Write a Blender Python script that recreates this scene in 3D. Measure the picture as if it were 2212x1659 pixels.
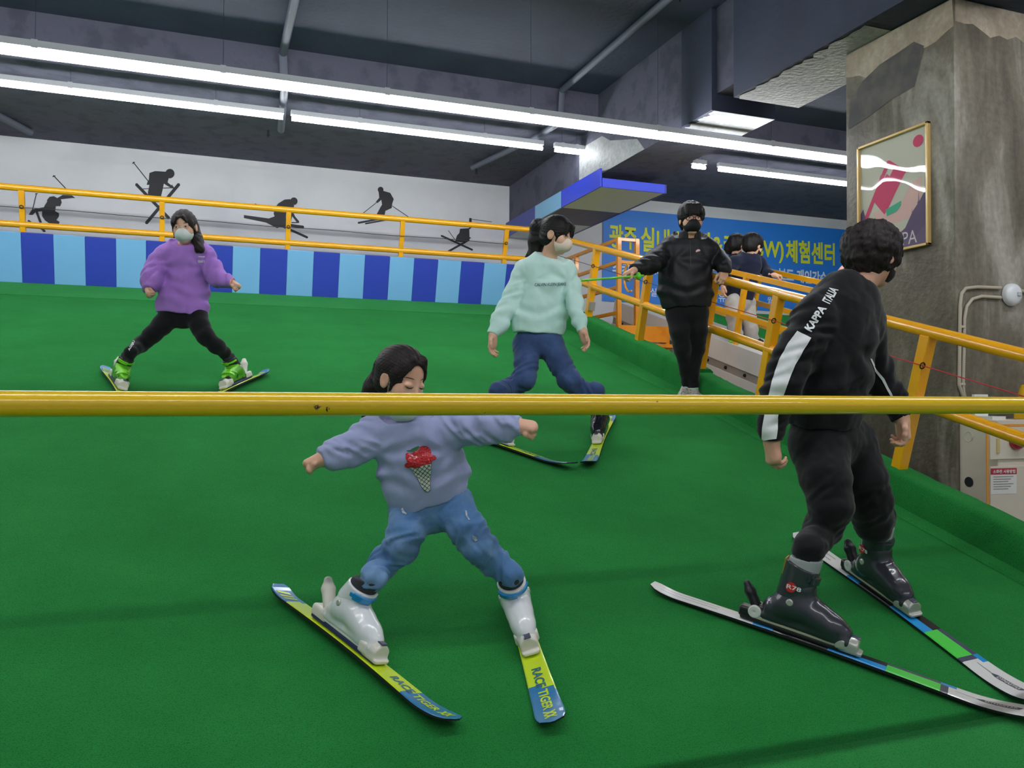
import bpy, bmesh, math, random
import numpy as np
from mathutils import Vector, Matrix
from mathutils.bvhtree import BVHTree

for _o in list(bpy.data.objects):
    bpy.data.objects.remove(_o)
SC = bpy.context.scene
COL = SC.collection

# ------------------------------------------------------------------ camera, world, exposure
FPX, YAW, PIT, ROL, TH = 1797.0, .35613, .02129, .00432, .27774
CZ = 1.5                                   # eye height above the hall floor
CAM = np.array([0, 0, CZ])
_cy, _sy = math.cos(YAW), math.sin(YAW)
_r0 = np.array([_cy, -_sy, 0]); _f0 = np.array([_sy, _cy, 0]); _u0 = np.array([0, 0, 1.])
FW = _f0 * math.cos(PIT) + _u0 * math.sin(PIT)
_u1 = _u0 * math.cos(PIT) - _f0 * math.sin(PIT)
RT = _r0 * math.cos(ROL) + _u1 * math.sin(ROL)
UP = _u1 * math.cos(ROL) - _r0 * math.sin(ROL)
cam_d = bpy.data.cameras.new('camera')
cam_d.sensor_fit = 'HORIZONTAL'; cam_d.sensor_width = 36.0
cam_d.lens = FPX / 2212 * 36.0
cam_d.clip_start = .05; cam_d.clip_end = 200
cam = bpy.data.objects.new('camera', cam_d); COL.objects.link(cam)
cam.matrix_world = Matrix(((RT[0], UP[0], -FW[0], CAM[0]), (RT[1], UP[1], -FW[1], CAM[1]),
                           (RT[2], UP[2], -FW[2], CAM[2]), (0, 0, 0, 1)))
SC.camera = cam
w = bpy.data.worlds.new('world'); SC.world = w; w.use_nodes = True
w.node_tree.nodes['Background'].inputs[0].default_value = (.86, .93, 1, 1)
w.node_tree.nodes['Background'].inputs[1].default_value = .34
LED_STRENGTH = 42.0
SC.view_settings.view_transform = 'Standard'
SC.view_settings.look = 'None'
SC.view_settings.exposure = 0.0
SC.view_settings.gamma = 1.0
SC.view_settings.use_curve_mapping = False

# ------------------------------------------------------------------ pixel and slope geometry
HS = 1.7                                   # eye height above the slope plane at y = 0
CT, ST = math.cos(TH), math.sin(TH)
EX = np.array([1., 0, 0]); EU = np.array([0, CT, ST]); EN = np.array([0, -ST, CT])
O0 = np.array([0, 0, CZ - HS])
def SL(x, s, n=0.): return O0 + x * EX + s * EU + n * EN
def LOC(p):
    q = np.asarray(p, float) - O0
    return np.array([q[0], q @ EU, q @ EN])
def ray(x, y): return FW + RT * (x - 1106) / FPX - UP * (y - 829.5) / FPX
def P(x, y, d): return CAM + ray(x, y) * d
def PX(x, y, X): r = ray(x, y); return CAM + r * (X / r[0])
def PY(x, y, Y): r = ray(x, y); return CAM + r * (Y / r[1])
def PZ(x, y, Z): r = ray(x, y); return CAM + r * ((Z - CZ) / r[2])
def PG(x, y, n=0.):
    r = ray(x, y); t = (n - (CAM - O0) @ EN) / (r @ EN); return CAM + r * t
def PSs(x, y, S):
    r = ray(x, y); t = (S - (CAM - O0) @ EU) / (r @ EU); return CAM + r * t
def DEP(p): return float((np.asarray(p) - CAM) @ FW)

# ------------------------------------------------------------------ materials
def lin(c):
    out = []
    for v in c[:3]:
        v /= 255.0
        out.append(v / 12.92 if v <= .04045 else ((v + .055) / 1.055) ** 2.4)
    return out
MATS = {}
def mat(name, col, rough=.6, metal=0., coat=0., spec=.5, var=None, bump=None, sheen=0., emit=0., stretch=None):
    """plain procedural material; var=(scale, colour2, low, high), bump=(scale, strength, distance)"""
    if name in MATS: return MATS[name]
    m = bpy.data.materials.new(name); m.use_nodes = True
    nt = m.node_tree; b = nt.nodes['Principled BSDF']
    c = lin(col)
    b.inputs['Base Color'].default_value = (*c, 1)
    b.inputs['Roughness'].default_value = rough
    b.inputs['Metallic'].default_value = metal
    b.inputs['Coat Weight'].default_value = coat
    b.inputs['Coat Roughness'].default_value = .08
    b.inputs['Specular IOR Level'].default_value = spec
    if sheen:
        b.inputs['Sheen Weight'].default_value = sheen
        b.inputs['Sheen Roughness'].default_value = .5
    if emit:
        b.inputs['Emission Color'].default_value = (*c, 1)
        b.inputs['Emission Strength'].default_value = emit
    src = None
    if var or bump:
        tc = nt.nodes.new('ShaderNodeTexCoord'); src = tc.outputs['Object']
        if stretch:
            mp = nt.nodes.new('ShaderNodeMapping'); mp.inputs['Scale'].default_value = stretch
            nt.links.new(src, mp.inputs['Vector']); src = mp.outputs['Vector']
    if var:
        n = nt.nodes.new('ShaderNodeTexNoise'); n.inputs['Scale'].default_value = var[0]; n.inputs['Detail'].default_value = 5
        nt.links.new(src, n.inputs['Vector'])
        r = nt.nodes.new('ShaderNodeValToRGB')
        r.color_ramp.elements[0].position = var[2]; r.color_ramp.elements[1].position = var[3]
        r.color_ramp.elements[0].color = (*c, 1); r.color_ramp.elements[1].color = (*lin(var[1]), 1)
        nt.links.new(n.outputs['Fac'], r.inputs['Fac']); nt.links.new(r.outputs['Color'], b.inputs['Base Color'])
    if bump:
        n = nt.nodes.new('ShaderNodeTexNoise'); n.inputs['Scale'].default_value = bump[0]; n.inputs['Detail'].default_value = 4
        nt.links.new(src, n.inputs['Vector'])
        bp = nt.nodes.new('ShaderNodeBump'); bp.inputs['Strength'].default_value = bump[1]
        bp.inputs['Distance'].default_value = bump[2] if len(bump) > 2 else .01
        nt.links.new(n.outputs['Fac'], bp.inputs['Height']); nt.links.new(bp.outputs['Normal'], b.inputs['Normal'])
    MATS[name] = m
    return m

def carpet_mat(name, c1, c2, c3):
    m = bpy.data.materials.new(name); m.use_nodes = True; nt = m.node_tree; b = nt.nodes['Principled BSDF']
    b.inputs['Roughness'].default_value = 1; b.inputs['Specular IOR Level'].default_value = .1
    b.inputs['Sheen Weight'].default_value = .15; b.inputs['Sheen Roughness'].default_value = .6
    b.inputs['Sheen Tint'].default_value = (*lin((120, 220, 140)), 1)
    tc = nt.nodes.new('ShaderNodeTexCoord')
    big = nt.nodes.new('ShaderNodeTexNoise'); big.inputs['Scale'].default_value = 1.6; big.inputs['Detail'].default_value = 8; big.inputs['Roughness'].default_value = .65
    fine = nt.nodes.new('ShaderNodeTexNoise'); fine.inputs['Scale'].default_value = 260; fine.inputs['Detail'].default_value = 3
    for n in (big, fine): nt.links.new(tc.outputs['Object'], n.inputs['Vector'])
    r1 = nt.nodes.new('ShaderNodeValToRGB')
    r1.color_ramp.elements[0].position = .3; r1.color_ramp.elements[0].color = (*lin(c1), 1)
    r1.color_ramp.elements[1].position = .72; r1.color_ramp.elements[1].color = (*lin(c2), 1)
    nt.links.new(big.outputs['Fac'], r1.inputs['Fac'])
    r2 = nt.nodes.new('ShaderNodeValToRGB')
    r2.color_ramp.elements[0].position = .36; r2.color_ramp.elements[0].color = (*lin(c3), 1)
    r2.color_ramp.elements[1].position = .5; r2.color_ramp.elements[1].color = (1, 1, 1, 1)
    nt.links.new(fine.outputs['Fac'], r2.inputs['Fac'])
    mx = nt.nodes.new('ShaderNodeMix'); mx.data_type = 'RGBA'; mx.blend_type = 'MULTIPLY'; mx.inputs[0].default_value = .55
    nt.links.new(r1.outputs['Color'], mx.inputs[6]); nt.links.new(r2.outputs['Color'], mx.inputs[7])
    nt.links.new(mx.outputs[2], b.inputs['Base Color'])
    bp = nt.nodes.new('ShaderNodeBump'); bp.inputs['Strength'].default_value = .7; bp.inputs['Distance'].default_value = .006
    nt.links.new(fine.outputs['Fac'], bp.inputs['Height']); nt.links.new(bp.outputs['Normal'], b.inputs['Normal'])
    return m

def concrete_mat(name, cols, vert=True):
    """stained cast concrete: stretched blotches, pale streaks and pits"""
    m = bpy.data.materials.new(name); m.use_nodes = True; nt = m.node_tree; b = nt.nodes['Principled BSDF']
    tc = nt.nodes.new('ShaderNodeTexCoord')
    mp = nt.nodes.new('ShaderNodeMapping'); mp.inputs['Scale'].default_value = (3.0, 3.0, .9) if vert else (2, 2, 2)
    nt.links.new(tc.outputs['Object'], mp.inputs['Vector'])
    a = nt.nodes.new('ShaderNodeTexNoise'); a.inputs['Scale'].default_value = .9; a.inputs['Detail'].default_value = 9; a.inputs['Roughness'].default_value = .62
    a.inputs['Distortion'].default_value = .6
    nt.links.new(mp.outputs['Vector'], a.inputs['Vector'])
    r = nt.nodes.new('ShaderNodeValToRGB'); el = r.color_ramp.elements
    el[0].position = .3; el[0].color = (*lin(cols[0]), 1)
    el[1].position = .74; el[1].color = (*lin(cols[2]), 1)
    e = el.new(.52); e.color = (*lin(cols[1]), 1)
    nt.links.new(a.outputs['Fac'], r.inputs['Fac'])
    f = nt.nodes.new('ShaderNodeTexNoise'); f.inputs['Scale'].default_value = 26; f.inputs['Detail'].default_value = 6
    nt.links.new(tc.outputs['Object'], f.inputs['Vector'])
    mx = nt.nodes.new('ShaderNodeMix'); mx.data_type = 'RGBA'; mx.blend_type = 'OVERLAY'; mx.inputs[0].default_value = .35
    nt.links.new(r.outputs['Color'], mx.inputs[6]); nt.links.new(f.outputs['Fac'], mx.inputs[7])
    nt.links.new(mx.outputs[2], b.inputs['Base Color'])
    b.inputs['Roughness'].default_value = .55; b.inputs['Specular IOR Level'].default_value = .35
    bp = nt.nodes.new('ShaderNodeBump'); bp.inputs['Strength'].default_value = .35; bp.inputs['Distance'].default_value = .02
    nt.links.new(f.outputs['Fac'], bp.inputs['Height']); nt.links.new(bp.outputs['Normal'], b.inputs['Normal'])
    return m

def chipped_paint(name, col, chip, amount):
    """glossy rail paint with small chips down to rust"""
    m = bpy.data.materials.new(name); m.use_nodes = True; nt = m.node_tree; b = nt.nodes['Principled BSDF']
    b.inputs['Roughness'].default_value = .3; b.inputs['Coat Weight'].default_value = .8; b.inputs['Coat Roughness'].default_value = .03
    tc = nt.nodes.new('ShaderNodeTexCoord')
    n = nt.nodes.new('ShaderNodeTexNoise'); n.inputs['Scale'].default_value = 9; n.inputs['Detail'].default_value = 9; n.inputs['Roughness'].default_value = .72
    nt.links.new(tc.outputs['Object'], n.inputs['Vector'])
    r = nt.nodes.new('ShaderNodeValToRGB'); r.color_ramp.elements[0].position = amount; r.color_ramp.elements[1].position = amount + .008
    r.color_ramp.elements[0].color = (*lin(col), 1); r.color_ramp.elements[1].color = (*lin(chip), 1)
    nt.links.new(n.outputs['Fac'], r.inputs['Fac']); nt.links.new(r.outputs['Color'], b.inputs['Base Color'])
    return m

M_CARPET = carpet_mat('green_carpet', (27, 118, 48), (38, 136, 62), (120, 130, 120))
M_CARPET2 = carpet_mat('green_carpet_strip', (42, 134, 62), (54, 150, 76), (140, 150, 140))
M_CURB = carpet_mat('green_curb_carpet', (28, 118, 48), (46, 146, 68), (80, 90, 80))
M_CEIL = mat('dark_ceiling_paint', (54, 60, 80), .75, var=(2.2, (48, 54, 73), .42, .62), bump=(18, .25, .02))
M_CEIL2 = mat('dark_soffit_paint', (84, 84, 100), .8, var=(5, (70, 71, 86), .5, .62), bump=(22, .3, .02))
M_WHITEWALL = mat('white_wall_paint', (208, 210, 213), .7, var=(1.2, (192, 194, 199), .45, .75), bump=(30, .08, .01))
M_CONC = concrete_mat('column_concrete', ((72, 66, 55), (114, 107, 93), (182, 178, 166)))
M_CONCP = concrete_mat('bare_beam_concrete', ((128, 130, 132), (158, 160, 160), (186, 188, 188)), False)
M_YEL = chipped_paint('yellow_rail_paint', (250, 176, 10), (90, 52, 20), .80)
M_YELF = chipped_paint('yellow_front_rail_paint', (244, 200, 8), (72, 40, 18), .675)
M_ORANGE = mat('orange_steel_paint', (232, 150, 24), .35, coat=.3, var=(6, (214, 132, 18), .5, .7))
M_BLUED = mat('dark_blue_pad', (36, 62, 176), .55, bump=(60, .05, .004))
M_BLUEL = mat('light_blue_pad', (118, 180, 226), .55, bump=(60, .05, .004))
M_LEDH = mat('led_housing_white', (190, 192, 196), .5)
def led_mat(k=1.):
    m = bpy.data.materials.new('led_tube_glow'); m.use_nodes = True; b = m.node_tree.nodes['Principled BSDF']
    b.inputs['Base Color'].default_value = (1, 1, 1, 1)
    b.inputs['Emission Color'].default_value = (.95, .97, 1, 1); b.inputs['Emission Strength'].default_value = LED_STRENGTH * k
    return m
M_LED = led_mat(); M_LED2 = led_mat(1.2)
M_BLACK = mat('black_vinyl', (22, 23, 28), .6)
M_DARKMETAL = mat('dark_metal', (48, 46, 44), .4, metal=.8)
M_WHITEP = mat('white_plastic', (232, 232, 226), .35)
M_FLOOR = mat('hall_floor_paint', (150, 150, 148), .5, var=(2, (130, 130, 130), .4, .7))

# ------------------------------------------------------------------ object helpers
ORIG = {}
def tag(o, label=None, cat=None, group=None, kind=None):
    if label: o['label'] = label
    if cat: o['category'] = cat
    if group: o['group'] = group
    if kind: o['kind'] = kind
    return o
def empty(name, loc, label=None, cat=None, group=None, kind=None):
    o = bpy.data.objects.new(name, None); COL.objects.link(o); o.location = Vector(loc); o.empty_display_size = .05
    ORIG[o.name] = np.array(loc, float)
    return tag(o, label, cat, group, kind)
def mesh_of(name, verts, faces, mats, smooth=False, mi=None):
    me = bpy.data.meshes.new(name)
    me.from_pydata([tuple(map(float, v)) for v in verts], [], [tuple(int(i) for i in f) for f in faces])
    for m in (mats if isinstance(mats, (list, tuple)) else [mats]): me.materials.append(m)
    if mi is not None: me.polygons.foreach_set('material_index', list(mi))
    if smooth: me.polygons.foreach_set('use_smooth', [True] * len(me.polygons))
    me.update()
    return me
def obj(name, verts, faces, mats, parent=None, origin=None, smooth=False, mi=None):
    verts = np.asarray(verts, float)
    if parent is not None: o_ = ORIG[parent.name]
    else:
        o_ = np.array(origin if origin is not None else (verts[:, 0].mean(), verts[:, 1].mean(), verts[:, 2].min()), float)
    me = mesh_of(name, verts - o_, faces, mats, smooth, mi)
    o = bpy.data.objects.new(name, me); COL.objects.link(o)
    if parent is None: o.location = Vector(o_)
    else: o.parent = parent
    ORIG[o.name] = o_
    return o
def inst(name, me, M, parent):
    """a part that shares mesh data, M in world space"""
    o = bpy.data.objects.new(name, me); COL.objects.link(o); o.parent = parent
    o.matrix_local = Matrix.Translation(-Vector(ORIG[parent.name])) @ M
    ORIG[o.name] = ORIG[parent.name]
    return o
def frameM(p, x, y, z):
    return Matrix(((x[0], y[0], z[0], p[0]), (x[1], y[1], z[1], p[1]), (x[2], y[2], z[2], p[2]), (0, 0, 0, 1)))
def unit(v):
    v = np.asarray(v, float); return v / (np.linalg.norm(v) + 1e-12)

class MB:
    """collects shapes into one mesh"""
    def __init__(s): s.v = []; s.f = []; s.mi = []
    def add(s, v, f, m=0):
        k = len(s.v); s.v += [np.array(p, float) for p in v]; s.f += [tuple(i + k for i in q) for q in f]; s.mi += [m] * len(f)
        return s
    def box(s, c, h, ax=None, m=0):
        ax = ax if ax is not None else np.eye(3)
        c = np.asarray(c, float); ax = [np.asarray(a, float) for a in ax]
        v = [c + ax[0] * h[0] * i + ax[1] * h[1] * j + ax[2] * h[2] * k for i in (-1, 1) for j in (-1, 1) for k in (-1, 1)]
        return s.add(v, [(0, 1, 3, 2), (4, 6, 7, 5), (0, 4, 5, 1), (2, 3, 7, 6), (0, 2, 6, 4), (1, 5, 7, 3)], m)
    def bbox(s, c, h, b, ax=None, m=0, seg=2):
        """bevelled box"""
        bm = bmesh.new(); bmesh.ops.create_cube(bm, size=1)
        for v in bm.verts: v.co = Vector((v.co.x * 2 * h[0], v.co.y * 2 * h[1], v.co.z * 2 * h[2]))
        bmesh.ops.bevel(bm, geom=list(bm.edges), offset=b, segments=seg, affect='EDGES', profile=.5)
        ax = [np.asarray(a, float) for a in (ax if ax is not None else np.eye(3))]; c = np.asarray(c, float)
        bm.verts.index_update()
        s.add([c + ax[0] * v.co.x + ax[1] * v.co.y + ax[2] * v.co.z for v in bm.verts], [[v.index for v in f.verts] for f in bm.faces], m)
        bm.free(); return s
    def tube(s, pts, r, seg=12, m=0, caps=True, closed=False):
        pts = [np.asarray(p, float) for p in pts]; n = len(pts)
        rs = r if hasattr(r, '__len__') else [r] * n
        k0 = len(s.v); ref = None
        for i in range(n):
            if closed: d = pts[(i + 1) % n] - pts[i - 1]
            else: d = pts[min(i + 1, n - 1)] - pts[max(i - 1, 0)]
            d = unit(d)
            if ref is None: ref = np.array([0, 0, 1.]) if abs(d[2]) < .9 else np.array([1., 0, 0])
            a = unit(ref - d * (ref @ d)); b = np.cross(d, a); ref = a
            for j in range(seg):
                t = 2 * math.pi * j / seg; s.v.append(pts[i] + rs[i] * (a * math.cos(t) + b * math.sin(t)))
        for i in range(n if closed else n - 1):
            for j in range(seg):
                a0 = k0 + i * seg + j; a1 = k0 + i * seg + (j + 1) % seg; ii = (i + 1) % n
                s.f.append((a0, a1, k0 + ii * seg + (j + 1) % seg, k0 + ii * seg + j)); s.mi.append(m)
        if caps and not closed:
            s.f.append(tuple(k0 + j for j in reversed(range(seg)))); s.mi.append(m)
            s.f.append(tuple(k0 + (n - 1) * seg + j for j in range(seg))); s.mi.append(m)
        return s
    def lathe(s, c, axis, prof, seg=24, m=0):
        """prof = [(radius, height along axis)]"""
        c = np.asarray(c, float); ax = unit(axis); a = unit(np.cross(ax, [0, 0, 1.] if abs(ax[2]) < .9 else [1., 0, 0])); b = np.cross(ax, a)
        k0 = len(s.v)
        for r, h in prof:
            for j in range(seg):
                t = 2 * math.pi * j / seg; s.v.append(c + ax * h + r * (a * math.cos(t) + b * math.sin(t)))
        for i in range(len(prof) - 1):
            for j in range(seg):
                s.f.append((k0 + i * seg + j, k0 + i * seg + (j + 1) % seg, k0 + (i + 1) * seg + (j + 1) % seg, k0 + (i + 1) * seg + j)); s.mi.append(m)
        s.f.append(tuple(k0 + j for j in reversed(range(seg)))); s.mi.append(m)
        s.f.append(tuple(k0 + (len(prof) - 1) * seg + j for j in range(seg))); s.mi.append(m)
        return s
    def prism(s, poly, a, b, m=0):
        """poly of 3D points, extruded by vector b - a"""
        n = len(poly); d = np.asarray(b, float) - np.asarray(a, float)
        v = [np.asarray(p, float) for p in poly] + [np.asarray(p, float) + d for p in poly]
        return s.add(v, [tuple(range(n - 1, -1, -1)), tuple(range(n, 2 * n))] + [(i, (i + 1) % n, n + (i + 1) % n, n + i) for i in range(n)], m)
    def build(s, name, mats, parent=None, origin=None, smooth=False):
        return obj(name, s.v, s.f, mats, parent, origin, smooth, s.mi if any(s.mi) else None)
    def mesh(s, name, mats, smooth=False):
        return mesh_of(name, s.v, s.f, mats, smooth, s.mi if any(s.mi) else None)
def autosmooth(o, ang=40):
    me = o.data if hasattr(o, 'data') else o
    me.polygons.foreach_set('use_smooth', [True] * len(me.polygons))
    bm = bmesh.new(); bm.from_mesh(me); bmesh.ops.recalc_face_normals(bm, faces=list(bm.faces))
    for e in bm.edges:
        e.smooth = (len(e.link_faces) == 2 and e.calc_face_angle(0) < math.radians(ang))
    bm.to_mesh(me); bm.free(); me.update()
    return o
def fix(o):
    me = o.data if hasattr(o, 'data') else o
    bm = bmesh.new(); bm.from_mesh(me); bmesh.ops.recalc_face_normals(bm, faces=list(bm.faces)); bm.to_mesh(me); bm.free(); me.update()
    return o

# ------------------------------------------------------------------ lettering
def text2d(s, bold=0., spacing=1., shear=0.):
    cu = bpy.data.curves.new('lettering', 'FONT'); cu.body = s; cu.size = 1; cu.offset = bold; cu.space_character = spacing
    cu.fill_mode = 'BOTH'; cu.resolution_u = 3; cu.shear = shear
    o = bpy.data.objects.new('lettering', cu); COL.objects.link(o)
    bpy.context.view_layer.update()
    me = o.evaluated_get(bpy.context.evaluated_depsgraph_get()).to_mesh()
    v = np.array([(p.co.x, p.co.y) for p in me.vertices]); f = [tuple(p.vertices) for p in me.polygons]
    o.to_mesh_clear() if hasattr(o, 'to_mesh_clear') else None
    bpy.data.objects.remove(o); bpy.data.curves.remove(cu)
    if len(v) == 0: return np.zeros((0, 2)), []
    lo, hi = v.min(0), v.max(0); v = (v - lo) / (hi - lo)
    return v, f
def text_on(name, s, corner, wvec, hvec, m, parent, bold=0., spacing=1., shear=0., lift=None):
    """flat lettering: unit box of the text maps to corner + u*wvec + v*hvec"""
    v, f = text2d(s, bold, spacing, shear)
    n = unit(np.cross(wvec, hvec)) * (.002 if lift is None else lift)
    pts = [np.asarray(corner, float) + a * np.asarray(wvec, float) + b * np.asarray(hvec, float) + n for a, b in v]
    return obj(name, pts, f, m, parent)
# ================================================================== THE SETTING
Z = lambda z: CZ + z                        # heights below are given from eye level
YW = 11.3                                   # back wall
def boxobj(name, x0, x1, y0, y1, z0, z1, m, parent=None, bevel=0):
    b = MB(); c = ((x0 + x1) / 2, (y0 + y1) / 2, (z0 + z1) / 2); h = ((x1 - x0) / 2, (y1 - y0) / 2, (z1 - z0) / 2)
    b.bbox(c, h, bevel) if bevel else b.box(c, h)
    return fix(b.build(name, m, parent))
tag(boxobj('floor', -6.6, 14.2, -7, 11.5, -.12, 0, M_FLOOR), 'grey painted hall floor under the ski slope', kind='structure')
tag(boxobj('wall_back', -6.6, 14.2, YW, YW + .2, 0, Z(3.6), M_WHITEWALL), 'white wall behind the ski slope', kind='structure')
tag(boxobj('wall_left', -6.6, -6.4, -7, YW, 0, Z(3.6), M_WHITEWALL), 'white side wall of the hall', kind='structure')
tag(boxobj('wall_right', 14.0, 14.2, -7, YW, 0, Z(3.6), M_WHITEWALL), 'white wall beyond the neighbouring slope', kind='structure')
tag(boxobj('ceiling', -6.6, 14.2, -7, 8.4, Z(3.47), Z(3.67), M_CEIL), 'dark grey painted ceiling', kind='structure')
tag(boxobj('ceiling_soffit', -6.6, 14.2, 8.4, YW, Z(3.13), Z(3.6), M_CEIL2), 'lowered dark grey ceiling above the top of the slope', kind='structure')

# carpet slope, its landing strip and body
def slab(name, x0, x1, s0, s1, n0, n1, m, nx=1, ns=1):
    b = MB()
    v = [SL(x, s, n) for x in (x0, x1) for s in (s0, s1) for n in (n0, n1)]
    b.add(v, [(0, 1, 3, 2), (4, 6, 7, 5), (0, 4, 5, 1), (2, 3, 7, 6), (0, 2, 6, 4), (1, 5, 7, 3)])
    return fix(b.build(name, m))
tag(slab('carpet_apron', -6.3, 4.06, .74, 2.226, -.02, .005, M_CARPET2), 'paler green carpet apron at the foot of the slope', kind='structure')
tag(slab('carpet_slope', -6.3, 4.06, 2.226, 10.1, -.02, 0, M_CARPET), 'moving ski slope covered in green carpet', kind='structure')
tag(slab('carpet_landing', -6.3, 4.06, 10.1, 10.9, -.02, .004, M_CARPET2), 'paler green carpet strip at the top of the slope', kind='structure')
b = MB(); pr = [SL(-6.3, .76, -.021), SL(-6.3, 10.9, -.021), np.array([-6.3, SL(0, 10.9)[1], 0.]), np.array([-6.3, SL(0, .76)[1], 0.])]
b.prism(pr, (0, 0, 0), (10.1 + .16, 0, 0))
M_BASE = mat('machine_side_paint', (206, 204, 200), .55, var=(3, (190, 188, 184), .45, .7))
tag(fix(b.build('slope_base', M_BASE)), 'pale boxed base carrying the carpet slope', kind='structure')

# carpeted curbs along the right edge (two lengths of different height)
XIN = lambda s_: 3.68 + .033 * s_             # inner face of the curb drifts outwards uphill
def curb(name, s0, s1, h0, h1, seed):
    rnd = random.Random(seed); ns = int((s1 - s0) / .05); b = MB()
    prof = [(0, -.02), (.005, .45), (.012, .88), (.025, .97), (.05, 1.0), (.17, 1.01), (.2, .92), (.205, -1.1)]
    rows = []
    for i in range(ns + 1):
        s = s0 + (s1 - s0) * i / ns; h = h0 + (h1 - h0) * i / ns; x0 = XIN(s)
        w1 = .0025 * math.sin(s * 9 + seed) + .005 * (rnd.random() - .5); w2 = .006 * (rnd.random() - .5)
        rows.append([SL(x0 + x + (w2 if 1 < k < 5 else 0), s, n * h + (w1 if 1 < k < 6 else 0)) for k, (x, n) in enumerate(prof)])
    m = len(prof)
    v = [p for r in rows for p in r]
    f = [(i * m + k, (i + 1) * m + k, (i + 1) * m + k + 1, i * m + k + 1) for i in range(ns) for k in range(m - 1)]
    f += [tuple(range(m)), tuple(ns * m + k for k in reversed(range(m)))]
    b.add(v, f); o = b.build(name, M_CURB); autosmooth(o, 50)
    return o
tag(curb('carpet_curb', 1.0, 6.35, .195, .215, 1), 'green carpeted curb along the lower right edge of the slope', kind='structure')
tag(curb('carpet_curb', 6.37, 10.93, .245, .235, 5), 'taller green carpeted curb along the upper right edge of the slope', kind='structure')
b = MB()
for s0, s1, w0, w1 in ((1.0, 6.2, .07, .09), (6.2, 10.1, .09, .42)):
    q = []
    for s_, w_ in ((s0, w0), (s1, w1)):
        x = XIN(s_); q += [SL(x - w_, s_, .002), SL(x - w_ + .02, s_, .014), SL(x + .01, s_, .028), SL(x + .01, s_, -.01)]
    b.add(q, [(0, 1, 2, 3), (7, 6, 5, 4), (0, 4, 5, 1), (1, 5, 6, 2), (3, 2, 6, 7), (0, 3, 7, 4)])
tag(fix(b.build('carpet_edge_strip', M_CURB)), 'raised green carpet seam strip at the foot of the curb', kind='structure')

# striped padding panels across the top of the slope: each panel a part
pad = empty('padded_barrier', SL(.6, 10.9, 0), 'row of alternating dark and light blue panels across the top of the slope', 'barrier')
pb = MB(); pb.bbox((0, 0, 0), (.1565, .02, .2775), .006)
pm = {0: pb.mesh('panel', M_BLUEL), 1: pb.mesh('panel', M_BLUED)}
for k in range(-20, 12):
    xc = .316 + .3135 * k + .157
    inst('panel', pm[k % 2], frameM(SL(xc, 10.92, .2775), EX, EU, EN), pad)

# ------------------------------------------------------------------ ceiling beam over the right edge, column
BZ = Z(2.55)
beam = empty('beam', (4.48, 7, BZ), 'deep dark painted concrete beam running over the right edge of the slope', kind='structure')
boxobj('beam_span', 4.15, 4.82, 6.66, YW, BZ, Z(3.6), M_CEIL2, beam)
boxobj('beam_span', 4.15, 4.82, 6.17, 6.66, BZ + .012, Z(3.6), M_CEIL, beam)
boxobj('beam_recess', 4.2, 4.80, 5.85, 6.17, BZ + .16, Z(3.6), M_CEIL2, beam)
boxobj('beam_span', 4.15, 4.82, 2.6, 5.85, BZ + .012, Z(3.6), M_CEIL, beam)
def ragged(name, x0, x1, y0, y1, z, seed, parent, m):
    rnd = random.Random(seed); n = 26; L = []; Rr = []
    for i in range(n + 1):
        y = y0 + (y1 - y0) * i / n
        L.append((x0 + .02 + .05 * rnd.random() ** 2, y, z)); Rr.append((x1 - .004, y, z))
    return obj(name, L + Rr, [(i, i + 1, n + 2 + i, n + 1 + i) for i in range(n)], m, parent)
ragged('bare_concrete_patch', 4.15, 4.82, 4.4, 5.85, BZ + .008, 3, beam, M_CONCP)
ragged('bare_concrete_patch', 4.15, 4.82, 6.17, 6.66, BZ + .008, 4, beam, M_CONCP)
# pale area on the beam side above the striped box, led glow painted in
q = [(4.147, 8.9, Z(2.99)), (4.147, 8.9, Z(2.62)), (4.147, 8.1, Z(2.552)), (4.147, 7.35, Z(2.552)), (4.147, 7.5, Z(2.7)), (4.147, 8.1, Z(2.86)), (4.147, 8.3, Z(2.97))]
obj('pale_lit_patch', q, [tuple(range(7))], M_CONCP, beam)

# second beam crossing, lower dark joist faces on the ceiling
tag(boxobj('ceiling_beam', 4.82, 14.2, 4.0, 4.8, Z(2.75), Z(3.6), M_CEIL), 'dark painted cross beam running off from the column', kind='structure')

colm = empty('column', (4.9, 4.36, 0), 'thick stained grey concrete column beside the slope', kind='structure')
b = MB(); b.bbox((4.865, 4.36, BZ / 2), (.465, .47, BZ / 2 + .01), .012, seg=2); autosmooth(b.build('shaft', M_CONC, colm))
M_TAN = concrete_mat('tan_form_concrete', ((134, 120, 102), (160, 146, 126), (188, 176, 156)), False)
def capband(name, pts, m): return obj(name, pts, [tuple(range(len(pts)))], m, colm)
rn = random.Random(9)
low = [(4.398, 4.83 - .94 * i / 14, BZ - .16 - .12 * math.sin(i / 14 * 3.0) * rn.uniform(.6, 1.1)) for i in range(15)]
capband('bare_top_patch', [(4.398, 4.82, BZ), *low, (4.398, 3.9, BZ)], M_TAN)
low = [(4.41 + .9 * i / 12, 3.888, BZ - .13 - .08 * rn.random()) for i in range(13)]
capband('bare_top_patch', [(4.41, 3.888, BZ), *low, (5.31, 3.888, BZ)], M_TAN)
M_STAIN = mat('grey_stain', (62, 60, 58), .6, var=(7, (88, 82, 72), .4, .62))
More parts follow.
